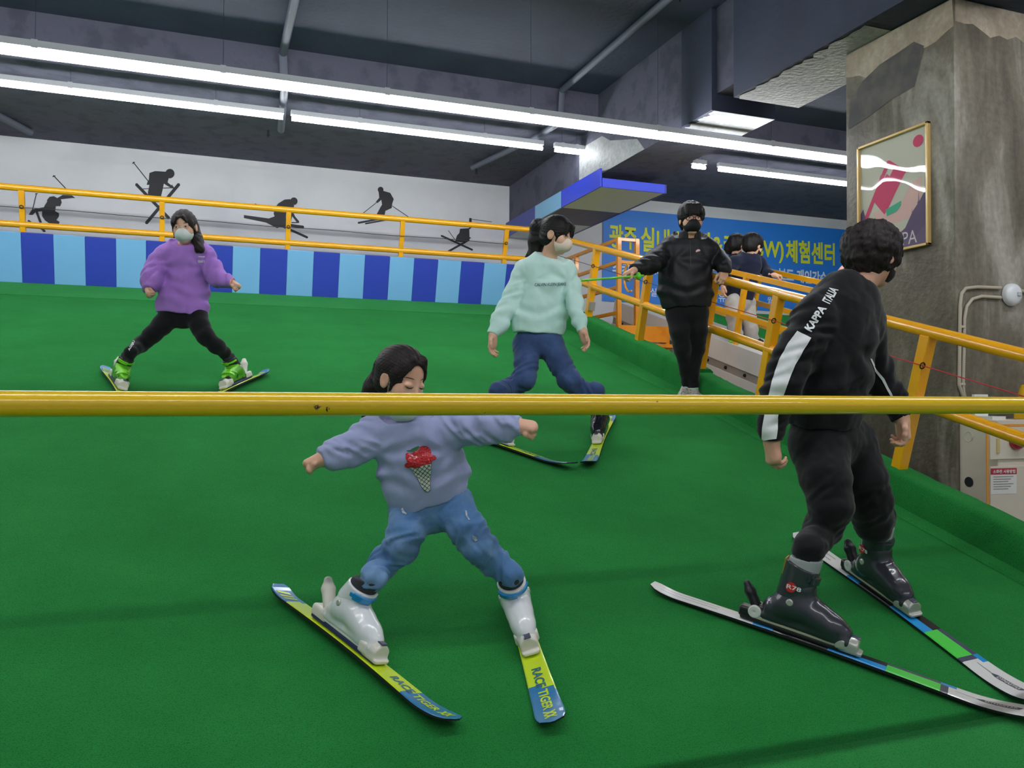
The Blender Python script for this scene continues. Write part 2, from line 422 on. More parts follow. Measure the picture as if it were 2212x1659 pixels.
st = [(4.397, 4.8, Z(2.0)), (4.397, 4.6, Z(2.03)), (4.397, 4.4, Z(2.08)), (4.397, 4.2, Z(2.1)), (4.397, 4.16, Z(2.2)), (4.397, 4.12, Z(2.34)), (4.397, 4.2, Z(2.4)), (4.397, 4.33, Z(2.38)), (4.397, 4.5, Z(2.36)), (4.397, 4.66, Z(2.3)), (4.397, 4.78, Z(2.2))]
capband('dark_stain', st, M_STAIN)

# striped head-guard box round the beam
box = empty('striped_head_guard', (4.5, 9.7, Z(2.38)), 'blue and light blue striped box cladding the low beam end', 'head guard')
M_BLUEB = mat('royal_blue_board', (54, 74, 214), .4, coat=.2)
M_SKYB = mat('sky_blue_board', (128, 184, 224), .4, coat=.2)
M_NAVYB = mat('navy_board', (44, 56, 150), .4, coat=.2)
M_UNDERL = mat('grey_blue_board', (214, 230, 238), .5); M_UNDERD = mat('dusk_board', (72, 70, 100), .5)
ys = [8.23, 9.3, 10.15, 11.28]
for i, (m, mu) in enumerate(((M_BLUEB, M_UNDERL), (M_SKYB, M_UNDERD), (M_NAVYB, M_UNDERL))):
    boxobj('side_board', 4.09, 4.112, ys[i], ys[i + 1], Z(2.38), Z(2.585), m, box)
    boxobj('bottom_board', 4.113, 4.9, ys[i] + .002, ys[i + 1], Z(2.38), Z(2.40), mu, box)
boxobj('front_board', 4.113, 4.9, 8.215, 8.235, Z(2.375), Z(2.475), M_BLUEB, box)
boxobj('side_board', 4.902, 4.922, 8.215, 11.28, Z(2.375), Z(2.475), M_NAVYB, box)

# ceiling pipes with sprinkler heads
M_PIPE = mat('painted_pipe', (92, 96, 110), .55)
def pipe(label, pts, r=.035, heads=()):
    t = empty('ceiling_pipe', pts[0], label, 'pipe')
    autosmooth(MB().tube(pts, r, 10).build('pipe_run', M_PIPE, t), 60)
    for h in heads:
        autosmooth(MB().lathe(h, (0, 0, -1), [(.012, 0), (.012, .05), (.022, .055), (.022, .062), (.008, .066), (.008, .085), (.018, .088)], 10).build('sprinkler_head', M_DARKMETAL, t))
pipe('grey ceiling pipe crossing behind the light tubes above the jumping skier decals', [(.66, 2, Z(3.40)), (.70, 8.34, Z(3.40)), (.72, 8.38, Z(3.07)), (.8, 9.7, Z(3.07))], .04, [(.66, 9.7, Z(3.05))])
pipe('grey ceiling pipe with a bend running towards the striped head guard', [(3.66, 2, Z(3.42)), (3.66, 8.3, Z(3.42)), (3.66, 8.35, Z(3.08)), (3.6, 9.0, Z(3.08)), (3.3, 10.4, Z(3.08))], .035, [(3.66, 5.9, Z(3.39)), (3.32, 10.3, Z(3.04))])
pipe('short grey ceiling pipe over the left end of the back rail', [(-2.9, 8.5, Z(3.09)), (-1.9, 10.9, Z(3.09))], .04, [(-2.3, 9.6, Z(3.06))])

# ------------------------------------------------------------------ LED tubes
def led(label, x0, x1, y, z, seg=None, w=.031, hang=None, group=None, m=None):
    t = empty('led_light', ((x0 + x1) / 2, y, z), label, 'light', group)
    boxobj('housing', x0 - .01, x1 + .01, y - .028, y + .028, z + .036, z + .085, M_LEDH, t)
    pts = [(x0, y, z), (x1, y, z)]
    k = 10; prof = []
    b = MB(); b.tube(pts, w, 14); autosmooth(b.build('tube', m or M_LED, t), 50)
    n = max(2, int((x1 - x0) / 1.2))
    for i in range(n):
        x = x0 + (x1 - x0) * (i + .5) / n
        boxobj('bracket', x - .02, x + .02, y - .03, y + .03, z + .03, z + .09, M_LEDH, t)
        if hang: MB().tube([(x, y, z + .085), (x, y, hang)], .002, 5).build('hanging_wire', M_CEIL, t)
    return t
led('long bright led tube hanging lowest across the slope', -4.2, 6.9, 6.52, Z(2.40), hang=Z(3.47))
led('led tube on the soffit above the jumping and crossing skier decals', -1.85, .74, 8.77, Z(2.905), w=.021, hang=Z(3.13))
led('led tube on the soffit between the two ceiling pipes', .83, 3.62, 8.77, Z(2.905), w=.021, hang=Z(3.13))
led('very short led tube ending at the beam above the striped head guard', 3.78, 4.14, 8.77, Z(2.905), w=.021, hang=Z(3.13))
led('led tube on the soffit to the left of the first ceiling pipe', -5.6, -2.0, 8.77, Z(2.905), w=.021, hang=Z(3.13))
led('led tube hanging in front of the blue banner wall', 6.0, 8.9, 8.77, Z(2.905), w=.021, hang=Z(3.13))
led('stub of led tube right behind the beam before the blue banner', 5.62, 5.8, 8.77, Z(2.905), w=.021, hang=Z(3.13))
led('led tube hanging over the lower end of the slope', -4.2, 6.9, 1.8, Z(2.75), hang=Z(3.47), m=M_LED2)
led('led tube hanging over the hall floor below the slope', -4.2, 6.9, -3.3, Z(3.25), hang=Z(3.47), m=M_LED2)
led('led tube over the neighbouring slope', 7.5, 13, 4.2, Z(2.6), hang=Z(2.75))

# ------------------------------------------------------------------ guard rails
def post_mesh(name, hx, hs, h, m=M_YEL):
    b = MB(); b.bbox((0, 0, h / 2), (hx, hs, h / 2), .004); return b.mesh(name, m)
RR = .036
# back rail
br = empty('guard_rail', SL(.9, 10.97, 0), 'yellow two-bar guard rail along the top of the slope before the skier decals', 'guard rail')
for n, nm in ((1.025, 'top_rail'), (.632, 'lower_rail')):
    autosmooth(MB().tube([SL(-6.2, 10.98, n), SL(4.10, 10.98, n)], RR, 16).build(nm, M_YEL, br), 50)
pmh = post_mesh('post', .028, .028, 1.0)
for x in (-4.68, -3.27, -1.868, -.458, .948, 2.345, 3.743):
    inst('post', pmh, frameM(SL(x, 10.98, 0), EX, EU, EN), br)
M_CABLE = mat('dark_cable', (60, 56, 58), .6); M_STRING = mat('red_string', (196, 52, 56), .7)
autosmooth(MB().tube([SL(x, 10.94, .825 - .01 * math.sin(x * 2.2) ** 2) for x in np.linspace(-6.2, 3.74, 40)], .004, 6).build('cable', M_CABLE, br))
ringm = MB().tube([(.018 * math.cos(t), 0, .018 * math.sin(t)) for t in np.linspace(0, 2 * math.pi, 14)[:-1]], .004, 6, closed=True).mesh('ring', M_DARKMETAL, True)
for x in (-1.868, -.458, .948, 3.743):
    inst('ring', ringm, frameM(SL(x, 10.945, .825), EX, EU, EN), br)
# right rail
XR = lambda s_: XIN(s_) + .1
rr = empty('guard_rail', SL(XR(6), 6, .2), 'yellow two-bar guard rail on the carpeted curb beside the slope', 'guard rail')
def RP(s_, kk, dx=0.): x = XR(s_); return SL(x + dx, s_, 1.636 - kk * x)
for kk, nm in ((.1538, 'top_rail'), (.2592, 'lower_rail')):
    autosmooth(MB().tube([RP(1.6, kk), RP(10.94, kk)], RR, 16).build(nm, M_YEL, rr), 50)
    for s_ in (5.55, 6.45):
        autosmooth(MB().tube([RP(s_ - .05, kk), RP(s_ + .05, kk)], RR + .0015, 16).build('rail_sleeve', M_YEL, rr), 50)
pm2 = post_mesh('post', .034, .034, .84)
for s_ in (1.7, 2.72, 4.08, 5.52, 6.42, 7.6, 8.89):
    inst('post', pm2, frameM(SL(XR(s_), s_, .17), EX, EU, EN), rr)
autosmooth(MB().tube([RP(s_, .203, -.038) for s_ in np.linspace(1.7, 6.9, 14)], .0032, 6).build('string', M_STRING, rr))
autosmooth(MB().tube([RP(s_, .203, -.038) for s_ in np.linspace(6.9, 10.9, 10)], .0032, 6).build('cable', M_CABLE, rr))
for s_ in (4.08, 5.52, 7.6, 8.89):
    inst('ring', ringm, frameM(RP(s_ - .04, .203, -.038), EX, EU, EN), rr)
jb = PX(1275, 660, 4.07)
MB().bbox(SL(4.07, LOC(jb)[1] - .05, LOC(jb)[2]), (.03, .02, .05), .005, (EX, EU, EN)).build('junction_box', mat('grey_box', (150, 146, 138), .5), rr)
# front rail, at eye level across the foot of the slope
FY = 2.05
fz = lambda X: CZ + 0.0
fr = empty('guard_rail', (1, FY, SL(0, FY / CT)[2]), 'long chipped yellow rail spanning the foot of the slope', 'guard rail')
zl = PY(0, 872, FY); zr = PY(2212, 875.5, FY)
sl_ = (zr[2] - zl[2]) / (zr[0] - zl[0])
zat = lambda x: zl[2] + sl_ * (x - zl[0])
autosmooth(MB().tube([(x, FY, zat(x)) for x in np.linspace(-4.2, 3.9, 8)], .0285, 24).build('top_rail', M_YELF, fr), 50)
for x in (-4.1, 3.86):
    zz = SL(0, FY / CT)[2]
    zg = O0[2] + FY * math.tan(TH)
    MB().bbox((x, FY, (zg + zat(x)) / 2), (.03, .03, (zat(x) - zg) / 2), .004).build('post', M_YELF, fr)

# ------------------------------------------------------------------ skier decals on the back wall
def shapes_on_wall(label, org, sc, polys, lines, circles, white=()):
    """black vinyl figure cut from the outline; pixel outline -> wall plane"""
    b = MB()
    def w3(x, y, k=0): p = PY(org[0] + x / sc, org[1] + y / sc, YW - .003 - .0012 * k); return p
    import mathutils
    lay = [0]
    def add(poly):
        lay[0] += 1
        tri = mathutils.geometry.tessellate_polygon([[Vector((x, y, 0)) for x, y in poly]])
        v = [w3(x, y, lay[0] * .35) for x, y in poly]; b.add(v, [t for t in tri])
    for p in polys: add(p)
    for (x0, y0), (x1, y1), wd in lines:
        dx, dy = x1 - x0, y1 - y0; L = math.hypot(dx, dy); nx, ny = -dy / L * wd / 2, dx / L * wd / 2
        ex, ey = dx / L * wd * .35, dy / L * wd * .35
        add([(x0 + nx, y0 + ny), (x0 - ex, y0 - ey), (x0 - nx, y0 - ny), (x1 - nx, y1 - ny), (x1 + ex, y1 + ey), (x1 + nx, y1 + ny)])
    for (x, y), r in circles: add([(x + r * math.cos(t), y + r * 1.02 * math.sin(t)) for t in np.linspace(0, 2 * math.pi, 19)[:-1]])
    c = np.mean(b.v, axis=0)
    o = b.build('skier_decal', M_BLACK, None, c); fix(o)
    # normals towards the hall
    o.data.flip_normals() if o.data.polygons[0].normal.y > 0 else None
    return tag(o, label, 'wall decal', 'skier silhouettes on the back wall')
C1, C2 = ((0, 280), 3.687), ((500, 360), 3.352)
shapes_on_wall('black skier decal with crossed skis and one pole raised behind', *C1,
    [[(1190,345),(1235,330),(1320,335),(1345,380),(1335,420),(1360,440),(1385,455),(1368,468),(1320,440),(1305,430),(1295,480),(1283,530),(1330,545),(1180,545),(1178,500),(1190,440),(1168,440),(1175,415),(1185,400)]],
    [((1085,435),(1345,705),24),((1425,435),(1165,745),26),((1060,258),(1182,412),7),((1140,472),(1390,462),6),((1055,270),(1072,258),7),((1370,440),(1380,470),6)], [((1353,350),37)])
shapes_on_wall('black skier decal twisted with both arms spread, at the far end of the rail', *C1,
    [[(600,545),(575,525),(500,520),(455,545),(430,530),(395,535),(375,560),(375,575),(355,605),(350,618),(255,635),(228,678),(260,680),(285,655),(335,650),(335,690),(360,725),(390,745),(470,750),(475,735),(450,720),(470,690),(470,665),(440,650),(445,610),(480,610),(492,580),(485,555),(575,545)]],
    [((225,725),(360,810),14),((292,655),(350,810),20),((425,365),(536,482),8),((290,510),(255,655),7),((420,375),(440,368),8),((282,512),(298,510),8)], [])
shapes_on_wall('black skier decal crouched low over long skis', *C2,
    [[(425,235),(385,238),(340,265),(315,295),(305,340),(312,360),(270,375),(90,350),(90,372),(250,405),(300,430),(330,445),(360,435),(400,450),(430,400),(440,360),(470,400),(490,410),(490,395),(460,360),(440,310),(455,285)]],
    [((300,400),(550,513),17),((425,425),(520,438),22),((170,275),(320,297),6),((165,275),(178,271),9),((436,405),(480,405),8)], [((452,250),27)])
shapes_on_wall('black skier decal standing with bent knees and both poles planted', *C2,
    [[(1065,180),(1100,175),(1150,190),(1175,235),(1165,265),(1160,300),(1115,320),(1105,372),(1040,367),(1075,300),(1090,275),(1085,240),(1057,264),(1045,255),(1070,225)]],
    [((918,407),(1120,370),14),((970,413),(1160,378),11),((1050,260),(930,356),5),((1165,285),(1305,380),5)], [((1080,167),21)])
shapes_on_wall('small black skier decal jumping with one arm straight up', *C2,
    [[(1722,372),(1738,372),(1742,440),(1722,455),(1724,510),(1737,515),(1722,525),(1705,542),(1660,547),(1620,540),(1632,500),(1650,480),(1655,450),(1720,445)]],
    [((1520,500),(1745,603),14),((1720,530),(1555,623),15),((1735,380),(1885,400),4),((1570,462),(1620,530),4)], [])

# ------------------------------------------------------------------ blue banner on the far wall
M_BANNER = mat('blue_banner_vinyl', (22, 120, 214), .45, bump=(3, .2, .05)); M_LET = mat('banner_yellow', (214, 222, 40), .5); M_LETW = mat('banner_white', (214, 226, 240), .5)
YB = YW - .015
tl, tr_, brp, bl = PY(1303, 449, YB), PY(1826, 496, YB), PY(1822, 681, YB), PY(1301, 650, YB)
ban = empty('banner', (tl + brp) / 2, 'wide blue banner with yellow and white lettering on the far wall', 'banner')
b = MB(); b.prism([bl, brp, tr_, tl], (0, 0, 0), (0, .008, 0)); fix(b.build('sheet', M_BANNER, ban))
def btext(s, x0, y0, x1, y1, hpx, m, bold=.03):
    """text box from lower left pixel (x0,y0) to lower right (x1,y1), height hpx at the left"""
    c = PY(x0, y0, YB - .004); e = PY(x1, y1, YB - .004); t = PY(x0, y0 - hpx, YB - .004)
    return text_on('lettering', s, c, e - c, t - c, m, ban, bold)
btext('광주', 1316, 535, 1376, 541, 52, M_LET)
btext('실내', 1384, 543, 1446, 549, 54, M_LET)
btext('스키', 1450, 549, 1505, 553, 54, M_LET)
btext('장&코딩(SW)', 1506, 555, 1693, 569, 55, M_LET)
btext('체험센터', 1697, 567, 1803, 574, 50, M_LET)
btext('스키', 1323, 589, 1360, 592, 24, M_LETW); btext('체', 1413, 598, 1432, 600, 26, M_LETW)
btext('강 · 보드 개인강습', 1648, 604, 1787, 617, 30, M_LETW)
btext('실', 1405, 640, 1418, 641, 18, M_LETW, .01); btext('덕유', 1536, 651, 1567, 653, 20, M_LETW, .01); btext('월', 1657, 657, 1670, 658, 16, M_LETW, .01)
q = [PY(1838, 500, YB - .02), PY(1818, 600, YB - .02), PY(1960, 612, YB - .02), PY(1960, 508, YB - .02)]
b2 = MB(); b2.prism(q, (0, 0, 0), (0, .008, 0)); tag(fix(b2.build('side_banner', M_WHITEP)), 'white slanted banner beside the blue one, half behind the column', 'banner')

# ------------------------------------------------------------------ platform with orange railing at the head of the aisle
plat = empty('access_platform', (5.0, 9.6, 0), 'orange steel landing with square tube railing between the two slopes', 'platform')
def bar(name, p0, p1, h, m=M_ORANGE, parent=plat, up=(0, 0, 1)):
    p0, p1 = np.asarray(p0, float), np.asarray(p1, float); d = unit(p1 - p0)
    u = np.asarray(up, float)
    if abs(d @ u) > .95: u = np.array([1., 0, 0])
    a = unit(np.cross(u, d)); c = np.cross(d, a)
    return fix(MB().bbox((p0 + p1) / 2, (np.linalg.norm(p1 - p0) / 2, h, h), .003, (d, a, c)).build(name, m, parent))
XP0, XP1, YP0, YP1, ZD, ZT = 4.6, 5.25, 8.76, 10.9, Z(.88), Z(1.95)
for x, y in ((XP0, YP0), (XP0, 9.95), (XP0, YP1), (4.84, YP0)):
    bar('post', (x, y, 0 if y == YP0 else ZD), (x, y, ZT), .026)
for z in (ZT - .02, Z(1.66), Z(1.36), Z(1.06)):
    bar('rail', (XP0, YP0, z), (XP0, YP1, z), .02)
for z in (ZT - .02, Z(1.66)):
    bar('rail', (XP0, YP0, z), (4.84, YP0, z), .02)
boxobj('deck', XP0 - .02, XP1, YP0 - .02, YP1, ZD - .06, ZD, M_ORANGE, plat)
boxobj('fascia', XP0 - .022, XP1, YP0 - .04, YP0 - .022, ZD - .16, ZD + .03, M_ORANGE, plat)
for z in (ZD - .25,): bar('rail', (XP0, YP0, z), (XP1, YP0, z), .02)
for i in range(4): boxobj('stair_tread', XP0 + .02, XP1, YP0 - .3 * (i + 1), YP0 - .3 * i - .02, ZD - .2 * (i + 1) - .04, ZD - .2 * (i + 1), M_ORANGE, plat)
for x, y in ((XP1, YP0), (XP1, YP1), (XP0, YP1)): bar('leg', (x, y, 0), (x, y, ZD), .026)
autosmooth(MB().tube([PX(1360 + 12 * math.cos(t), 600 + 30 * math.sin(t), 4.7) for t in np.linspace(1.2, 4.4, 9)], .012, 8).build('grab_handle', M_YEL, plat))

# ------------------------------------------------------------------ neighbouring slope machine
XS = 5.42
mach = empty('machine_housing', SL(5.8, 7, 0) * np.array([1, 1, 0]), 'white panelled side of the neighbouring slope', kind='structure')
M_PANELW = mat('white_machine_panel', (222, 220, 216), .5, var=(2, (208, 206, 202), .4, .7))
M_GAP = mat('grey_gap', (150, 144, 136), .6); M_RB = mat('red_brown_steel', (120, 62, 44), .6)
def sbox(name, x0, x1, s0, s1, n0, n1, m, parent):
    b = MB(); v = [SL(x, s, n) for x in (x0, x1) for s in (s0, s1) for n in (n0, n1)]
    b.add(v, [(0, 1, 3, 2), (4, 6, 7, 5), (0, 4, 5, 1), (2, 3, 7, 6), (0, 2, 6, 4), (1, 5, 7, 3)])
    return fix(b.build(name, m, parent))
for i, (s0, s1) in enumerate(((1.2, 3.2), (3.22, 5.2), (5.22, 7.35), (7.37, 9.28), (9.3, 10.9))):
    sbox('side_panel', XS, XS + .03, s0, s1, -.085, .145, M_PANELW, mach)
    sbox('side_panel', XS, XS + .03, s0, s1, -.62, -.175, M_PANELW, mach)
sbox('gap_strip', XS + .012, XS + .028, 1.2, 10.9, -.62, .12, M_GAP, mach)
boltm = MB().lathe((0, 0, 0), (-1, 0, 0), [(.02, 0), (.02, .012), (.012, .02)], 6).mesh('bolt', M_DARKMETAL)
for s in np.arange(1.6, 10.8, .36):
    inst('bolt', boltm, frameM(SL(XS + .012, s, -.13), EX, EU, EN), mach)
b = MB(); b.prism([np.array([XS + .06, *SL(0, 1.2, .02)[1:]]), np.array([XS + .06, *SL(0, 10.9, .02)[1:]]), np.array([XS + .06, SL(0, 10.9)[1], 0]), np.array([XS + .06, SL(0, 1.2)[1], 0])], (0, 0, 0), (7.5, 0, 0))
fix(b.build('machine_body', M_BASE, mach))
sbox('walkway', XS + .04, 6.3, 1.2, 10.9, .02, .1, M_PANELW, mach)
tag(slab('carpet_slope', 6.32, 12.8, 1.2, 10.9, .0, .06, M_CARPET), 'green carpet of the neighbouring slope behind the second railing', kind='structure')
sbox('red_beam', 4.22, 4.26, 5.6, 8.6, -.2, -.12, M_RB, mach)
def fence2(label, X, s0, s1, ns, nt, nms):
    t = empty('guard_rail', SL(X, (s0 + s1) / 2, .1), label, 'guard rail')
    for n, nm in [(nt, 'top_rail')] + [(q_, 'middle_rail') for q_ in nms]:
        c = SL(X, (s0 + s1) / 2, n)
        fix(MB().bbox(c, (.022, (s1 - s0) / 2, .028), .003, (EX, EU, EN)).build(nm, M_YEL, t))
    p = post_mesh('post', .026, .026, nt - .1 + .05)
    for s in ns: inst('post', p, frameM(SL(X, s, .06), EX, EU, EN), t)
    return t
fence2('yellow square tube railing in front of the children in navy', XS + .06, 3.4, 9.0, (3.6, 5.0, 6.5, 8.05, 9.0), .9, (.46,))
fence2('yellow square tube railing behind the children in navy', 6.28, 3.4, 10.2, (4.2, 5.8, 7.4, 8.9, 10.2), .9, (.5, .25))
# ================================================================== IMPLICIT SURFACES (bodies, clothes, boots)
def snet(F, lo, h):
    """surface nets: negative inside"""
    S = F < 0
    nx, ny, nz = F.shape
    c = [(i, j, k) for i in (0, 1) for j in (0, 1) for k in (0, 1)]
    sub = lambda A, o: A[o[0]:nx - 1 + o[0], o[1]:ny - 1 + o[1], o[2]:nz - 1 + o[2]]
    cnt = np.zeros((nx - 1, ny - 1, nz - 1), np.int8)
    for o in c: cnt += sub(S, o)
    act = (cnt > 0) & (cnt < 8)
    I = np.argwhere(act)
    if len(I) == 0: return np.zeros((0, 3)), np.zeros((0, 4), int)
    vals = np.stack([F[I[:, 0] + o[0], I[:, 1] + o[1], I[:, 2] + o[2]] for o in c], 1)
    acc = np.zeros((len(I), 3)); num = np.zeros(len(I))
    for a in range(8):
        for b_ in range(a + 1, 8):
            d = np.abs(np.array(c[a]) - np.array(c[b_]))
            if d.sum() != 1: continue
            fa, fb = vals[:, a], vals[:, b_]
            m = (fa < 0) != (fb < 0)
            t = np.where(m, fa / np.where(m, fa - fb, 1), 0)
            p = np.array(c[a])[None] + t[:, None] * (np.array(c[b_]) - np.array(c[a]))[None]
            acc += np.where(m[:, None], p, 0); num += m
    V = np.asarray(lo) + h * (I + acc / num[:, None])
    idx = -np.ones(act.shape, np.int64); idx[act] = np.arange(len(I))
    Q = []
    for ax in range(3):
        o = [0, 0, 0]; o[ax] = 1
        A = S[:nx - o[0], :ny - o[1], :nz - o[2]]; B = S[o[0]:, o[1]:, o[2]:]
        E = np.argwhere(A != B)
        u, v = (ax + 1) % 3, (ax + 2) % 3
        ok = (E[:, u] > 0) & (E[:, v] > 0) & (E[:, u] < F.shape[u] - 1) & (E[:, v] < F.shape[v] - 1)
        E = E[ok]
        if len(E) == 0: continue
        du = np.zeros(3, int); du[u] = 1; dv = np.zeros(3, int); dv[v] = 1
        g = lambda X: idx[X[:, 0], X[:, 1], X[:, 2]]
        q = np.stack([g(E - du - dv), g(E - dv), g(E), g(E - du)], 1)
        fl = A[E[:, 0], E[:, 1], E[:, 2]]
        q[~fl] = q[~fl][:, ::-1]
        Q.append(q)
    Q = np.concatenate(Q)
    return V, Q[(Q >= 0).all(1)]

def wrinkle(p, seed, wl, n=6):
    r = np.random.RandomState(seed); out = np.zeros(len(p))
    for _ in range(n):
        d = unit(r.randn(3)); e = unit(r.randn(3)); k = 2 * np.pi / wl * r.uniform(.55, 1.5)
        out += -1 + 2 * np.abs(np.sin(.5 * (p @ d * k + r.uniform(0, 6) + 1.6 * np.sin(p @ e * k * .45 + r.uniform(0, 6)))))
    return out / n

class Blob:
    def __init__(s): s.pr = []
    def cone(s, a, b, ra, rb, k=.02, flat=None, fold=None, op='u'):
        s.pr.append(('c', np.asarray(a, float), np.asarray(b, float), ra, rb, k, flat, fold, op)); return s
    def chain(s, pts, rs, k=.02, flat=None, fold=None, op='u'):
        for i in range(len(pts) - 1): s.cone(pts[i], pts[i + 1], rs[i], rs[i + 1], k, flat, fold, op)
        return s
    def ell(s, c, ax, r, k=.02, op='u'):
        s.pr.append(('e', np.asarray(c, float), np.array([unit(a) for a in ax]), np.asarray(r, float), k, op)); return s
    def rbox(s, c, ax, hsz, rad, k=.01, op='u'):
        s.pr.append(('b', np.asarray(c, float), np.array([unit(a) for a in ax]), np.asarray(hsz, float), rad, k, op)); return s
    def cut(s, p, n, c=None, R=None):
        s.pr.append(('h', np.asarray(p, float), unit(n), None if c is None else np.asarray(c, float), R)); return s
    def bounds(s, q):
        if q[0] == 'c':
            m = max(q[3], q[4]) * max(1, (q[6][1] if q[6] else 1)) + q[5] * .6 + (q[7][0] if q[7] else 0)
            return np.minimum(q[1], q[2]) - m, np.maximum(q[1], q[2]) + m
        if q[0] == 'e': m = q[3].max() + q[4] * .6; return q[1] - m, q[1] + m
        if q[0] == 'b': m = np.linalg.norm(q[3]) + q[4] + q[5] * .6; return q[1] - m, q[1] + m
    def mesh(s, h, disp=None):
        un = [q for q in s.pr if q[0] != 'h' and q[-1] == 'u']
        lo = np.min([s.bounds(q)[0] for q in un], 0) - 3 * h; hi = np.max([s.bounds(q)[1] for q in un], 0) + 3 * h
        n = np.ceil((hi - lo) / h).astype(int) + 1
        F = np.full(n, 1.0, np.float32)
        ax = [(lo[i] + h * np.arange(n[i])).astype(np.float32) for i in range(3)]
        for q in s.pr:
            if q[0] == 'h':
                d = (ax[0][:, None, None] - q[1][0]) * q[2][0] + (ax[1][None, :, None] - q[1][1]) * q[2][1] + (ax[2][None, None, :] - q[1][2]) * q[2][2]
                if q[3] is None: F = np.maximum(F, d.astype(np.float32))
                else:
                    w_ = ((ax[0][:, None, None] - q[3][0]) ** 2 + (ax[1][None, :, None] - q[3][1]) ** 2 + (ax[2][None, None, :] - q[3][2]) ** 2) < q[4] ** 2
                    F = np.where(w_, np.maximum(F, d.astype(np.float32)), F)
                continue
            l, u = s.bounds(q); i0 = np.maximum(np.floor((l - lo) / h).astype(int) - 1, 0); i1 = np.minimum(np.ceil((u - lo) / h).astype(int) + 2, n)
            if (i1 <= i0).any(): continue
            sl = tuple(slice(i0[i], i1[i]) for i in range(3))
            X = ax[0][sl[0]][:, None, None]; Y = ax[1][sl[1]][None, :, None]; Zz = ax[2][sl[2]][None, None, :]
            if q[0] == 'c':
                _, a, b, ra, rb, k, flat, fold, op = q
                ab = b - a; L2 = max(ab @ ab, 1e-12)
                dx, dy, dz = X - a[0], Y - a[1], Zz - a[2]
                t = np.clip((dx * ab[0] + dy * ab[1] + dz * ab[2]) / L2, 0, 1)
                qx, qy, qz = dx - t * ab[0], dy - t * ab[1], dz - t * ab[2]
                l2 = qx * qx + qy * qy + qz * qz
                if flat:
                    w_ = unit(flat[0]); qw = qx * w_[0] + qy * w_[1] + qz * w_[2]
                    l2 = np.maximum(l2 - qw * qw, 0) + (qw / flat[1]) ** 2
                d = np.sqrt(l2) - (ra + (rb - ra) * t)
                if flat and flat[1] < 1: d = d * (.5 + .5 * flat[1])
                if fold:
                    amp, wl, sk, ph = fold
                    L = math.sqrt(L2); sk = np.asarray(sk, float)
                    ss = t * L + qx * sk[0] + qy * sk[1] + qz * sk[2]
                    d = d - amp * (np.sin(2 * np.pi * ss / wl + ph + 1.3 * np.sin(2 * np.pi * ss / (wl * 2.7) + ph * 2 + 25 * (qx * sk[1] - qy * sk[0] + qz * sk[2]))) * .5)
            elif q[0] == 'e':
                _, c, A, r, k, op = q
                dx, dy, dz = X - c[0], Y - c[1], Zz - c[2]
                l0 = 0; g = 0
                for i in range(3):
                    e = (dx * A[i][0] + dy * A[i][1] + dz * A[i][2]) / r[i]
                    l0 = l0 + e * e; g = g + (e / r[i]) ** 2
                l0 = np.sqrt(l0); d = l0 * (l0 - 1) / np.maximum(np.sqrt(g), 1e-6)
                d = np.where(l0 < .05, -r.min(), d)
            else:
                _, c, A, hs_, rad, k, op = q
                dx, dy, dz = X - c[0], Y - c[1], Zz - c[2]; o2 = 0; ins = None
                for i in range(3):
                    e = np.abs(dx * A[i][0] + dy * A[i][1] + dz * A[i][2]) - (hs_[i] - rad)
                    o2 = o2 + np.maximum(e, 0) ** 2; ins = e if ins is None else np.maximum(ins, e)
                d = np.sqrt(o2) + np.minimum(ins, 0) - rad
            f = F[sl]
            d = d.astype(np.float32)
            if op == 'u':
                hh = np.maximum(k - np.abs(f - d), 0) / k if k > 0 else 0
                F[sl] = np.minimum(f, d) - hh * hh * k * .25
            elif op == 's':
                d = -d; hh = np.maximum(k - np.abs(f - d), 0) / k if k > 0 else 0
                F[sl] = np.maximum(f, d) + hh * hh * k * .25
        if disp is not None:
            for dd in (disp if isinstance(disp, list) else [disp]):
                I = np.argwhere(np.abs(F) < .03)
                p = lo + h * I
                F[I[:, 0], I[:, 1], I[:, 2]] -= dd(p).astype(np.float32)
        return snet(F, lo, h)

class Parts:
    """several surfaces joined in one mesh (seams lie inside the clothes)"""
    def __init__(s): s.v = []; s.f = []; s.n = 0
    def add(s, vf):
        v, f = vf
        if len(v): s.v.append(v); s.f.append(np.asarray(f) + s.n); s.n += len(v)
    def get(s): return np.concatenate(s.v), [tuple(q) for q in np.concatenate(s.f)]
BVH = {}
def blob_obj(name, vf, m, parent=None, origin=None, mi=None):
    v, f = vf
    f = [tuple(int(i) for i in q) for q in f]
    o = obj(name, v, f, m, parent, origin, True, mi)
    BVH[o.name] = BVHTree.FromPolygons([Vector(p) for p in v], f)
    return o

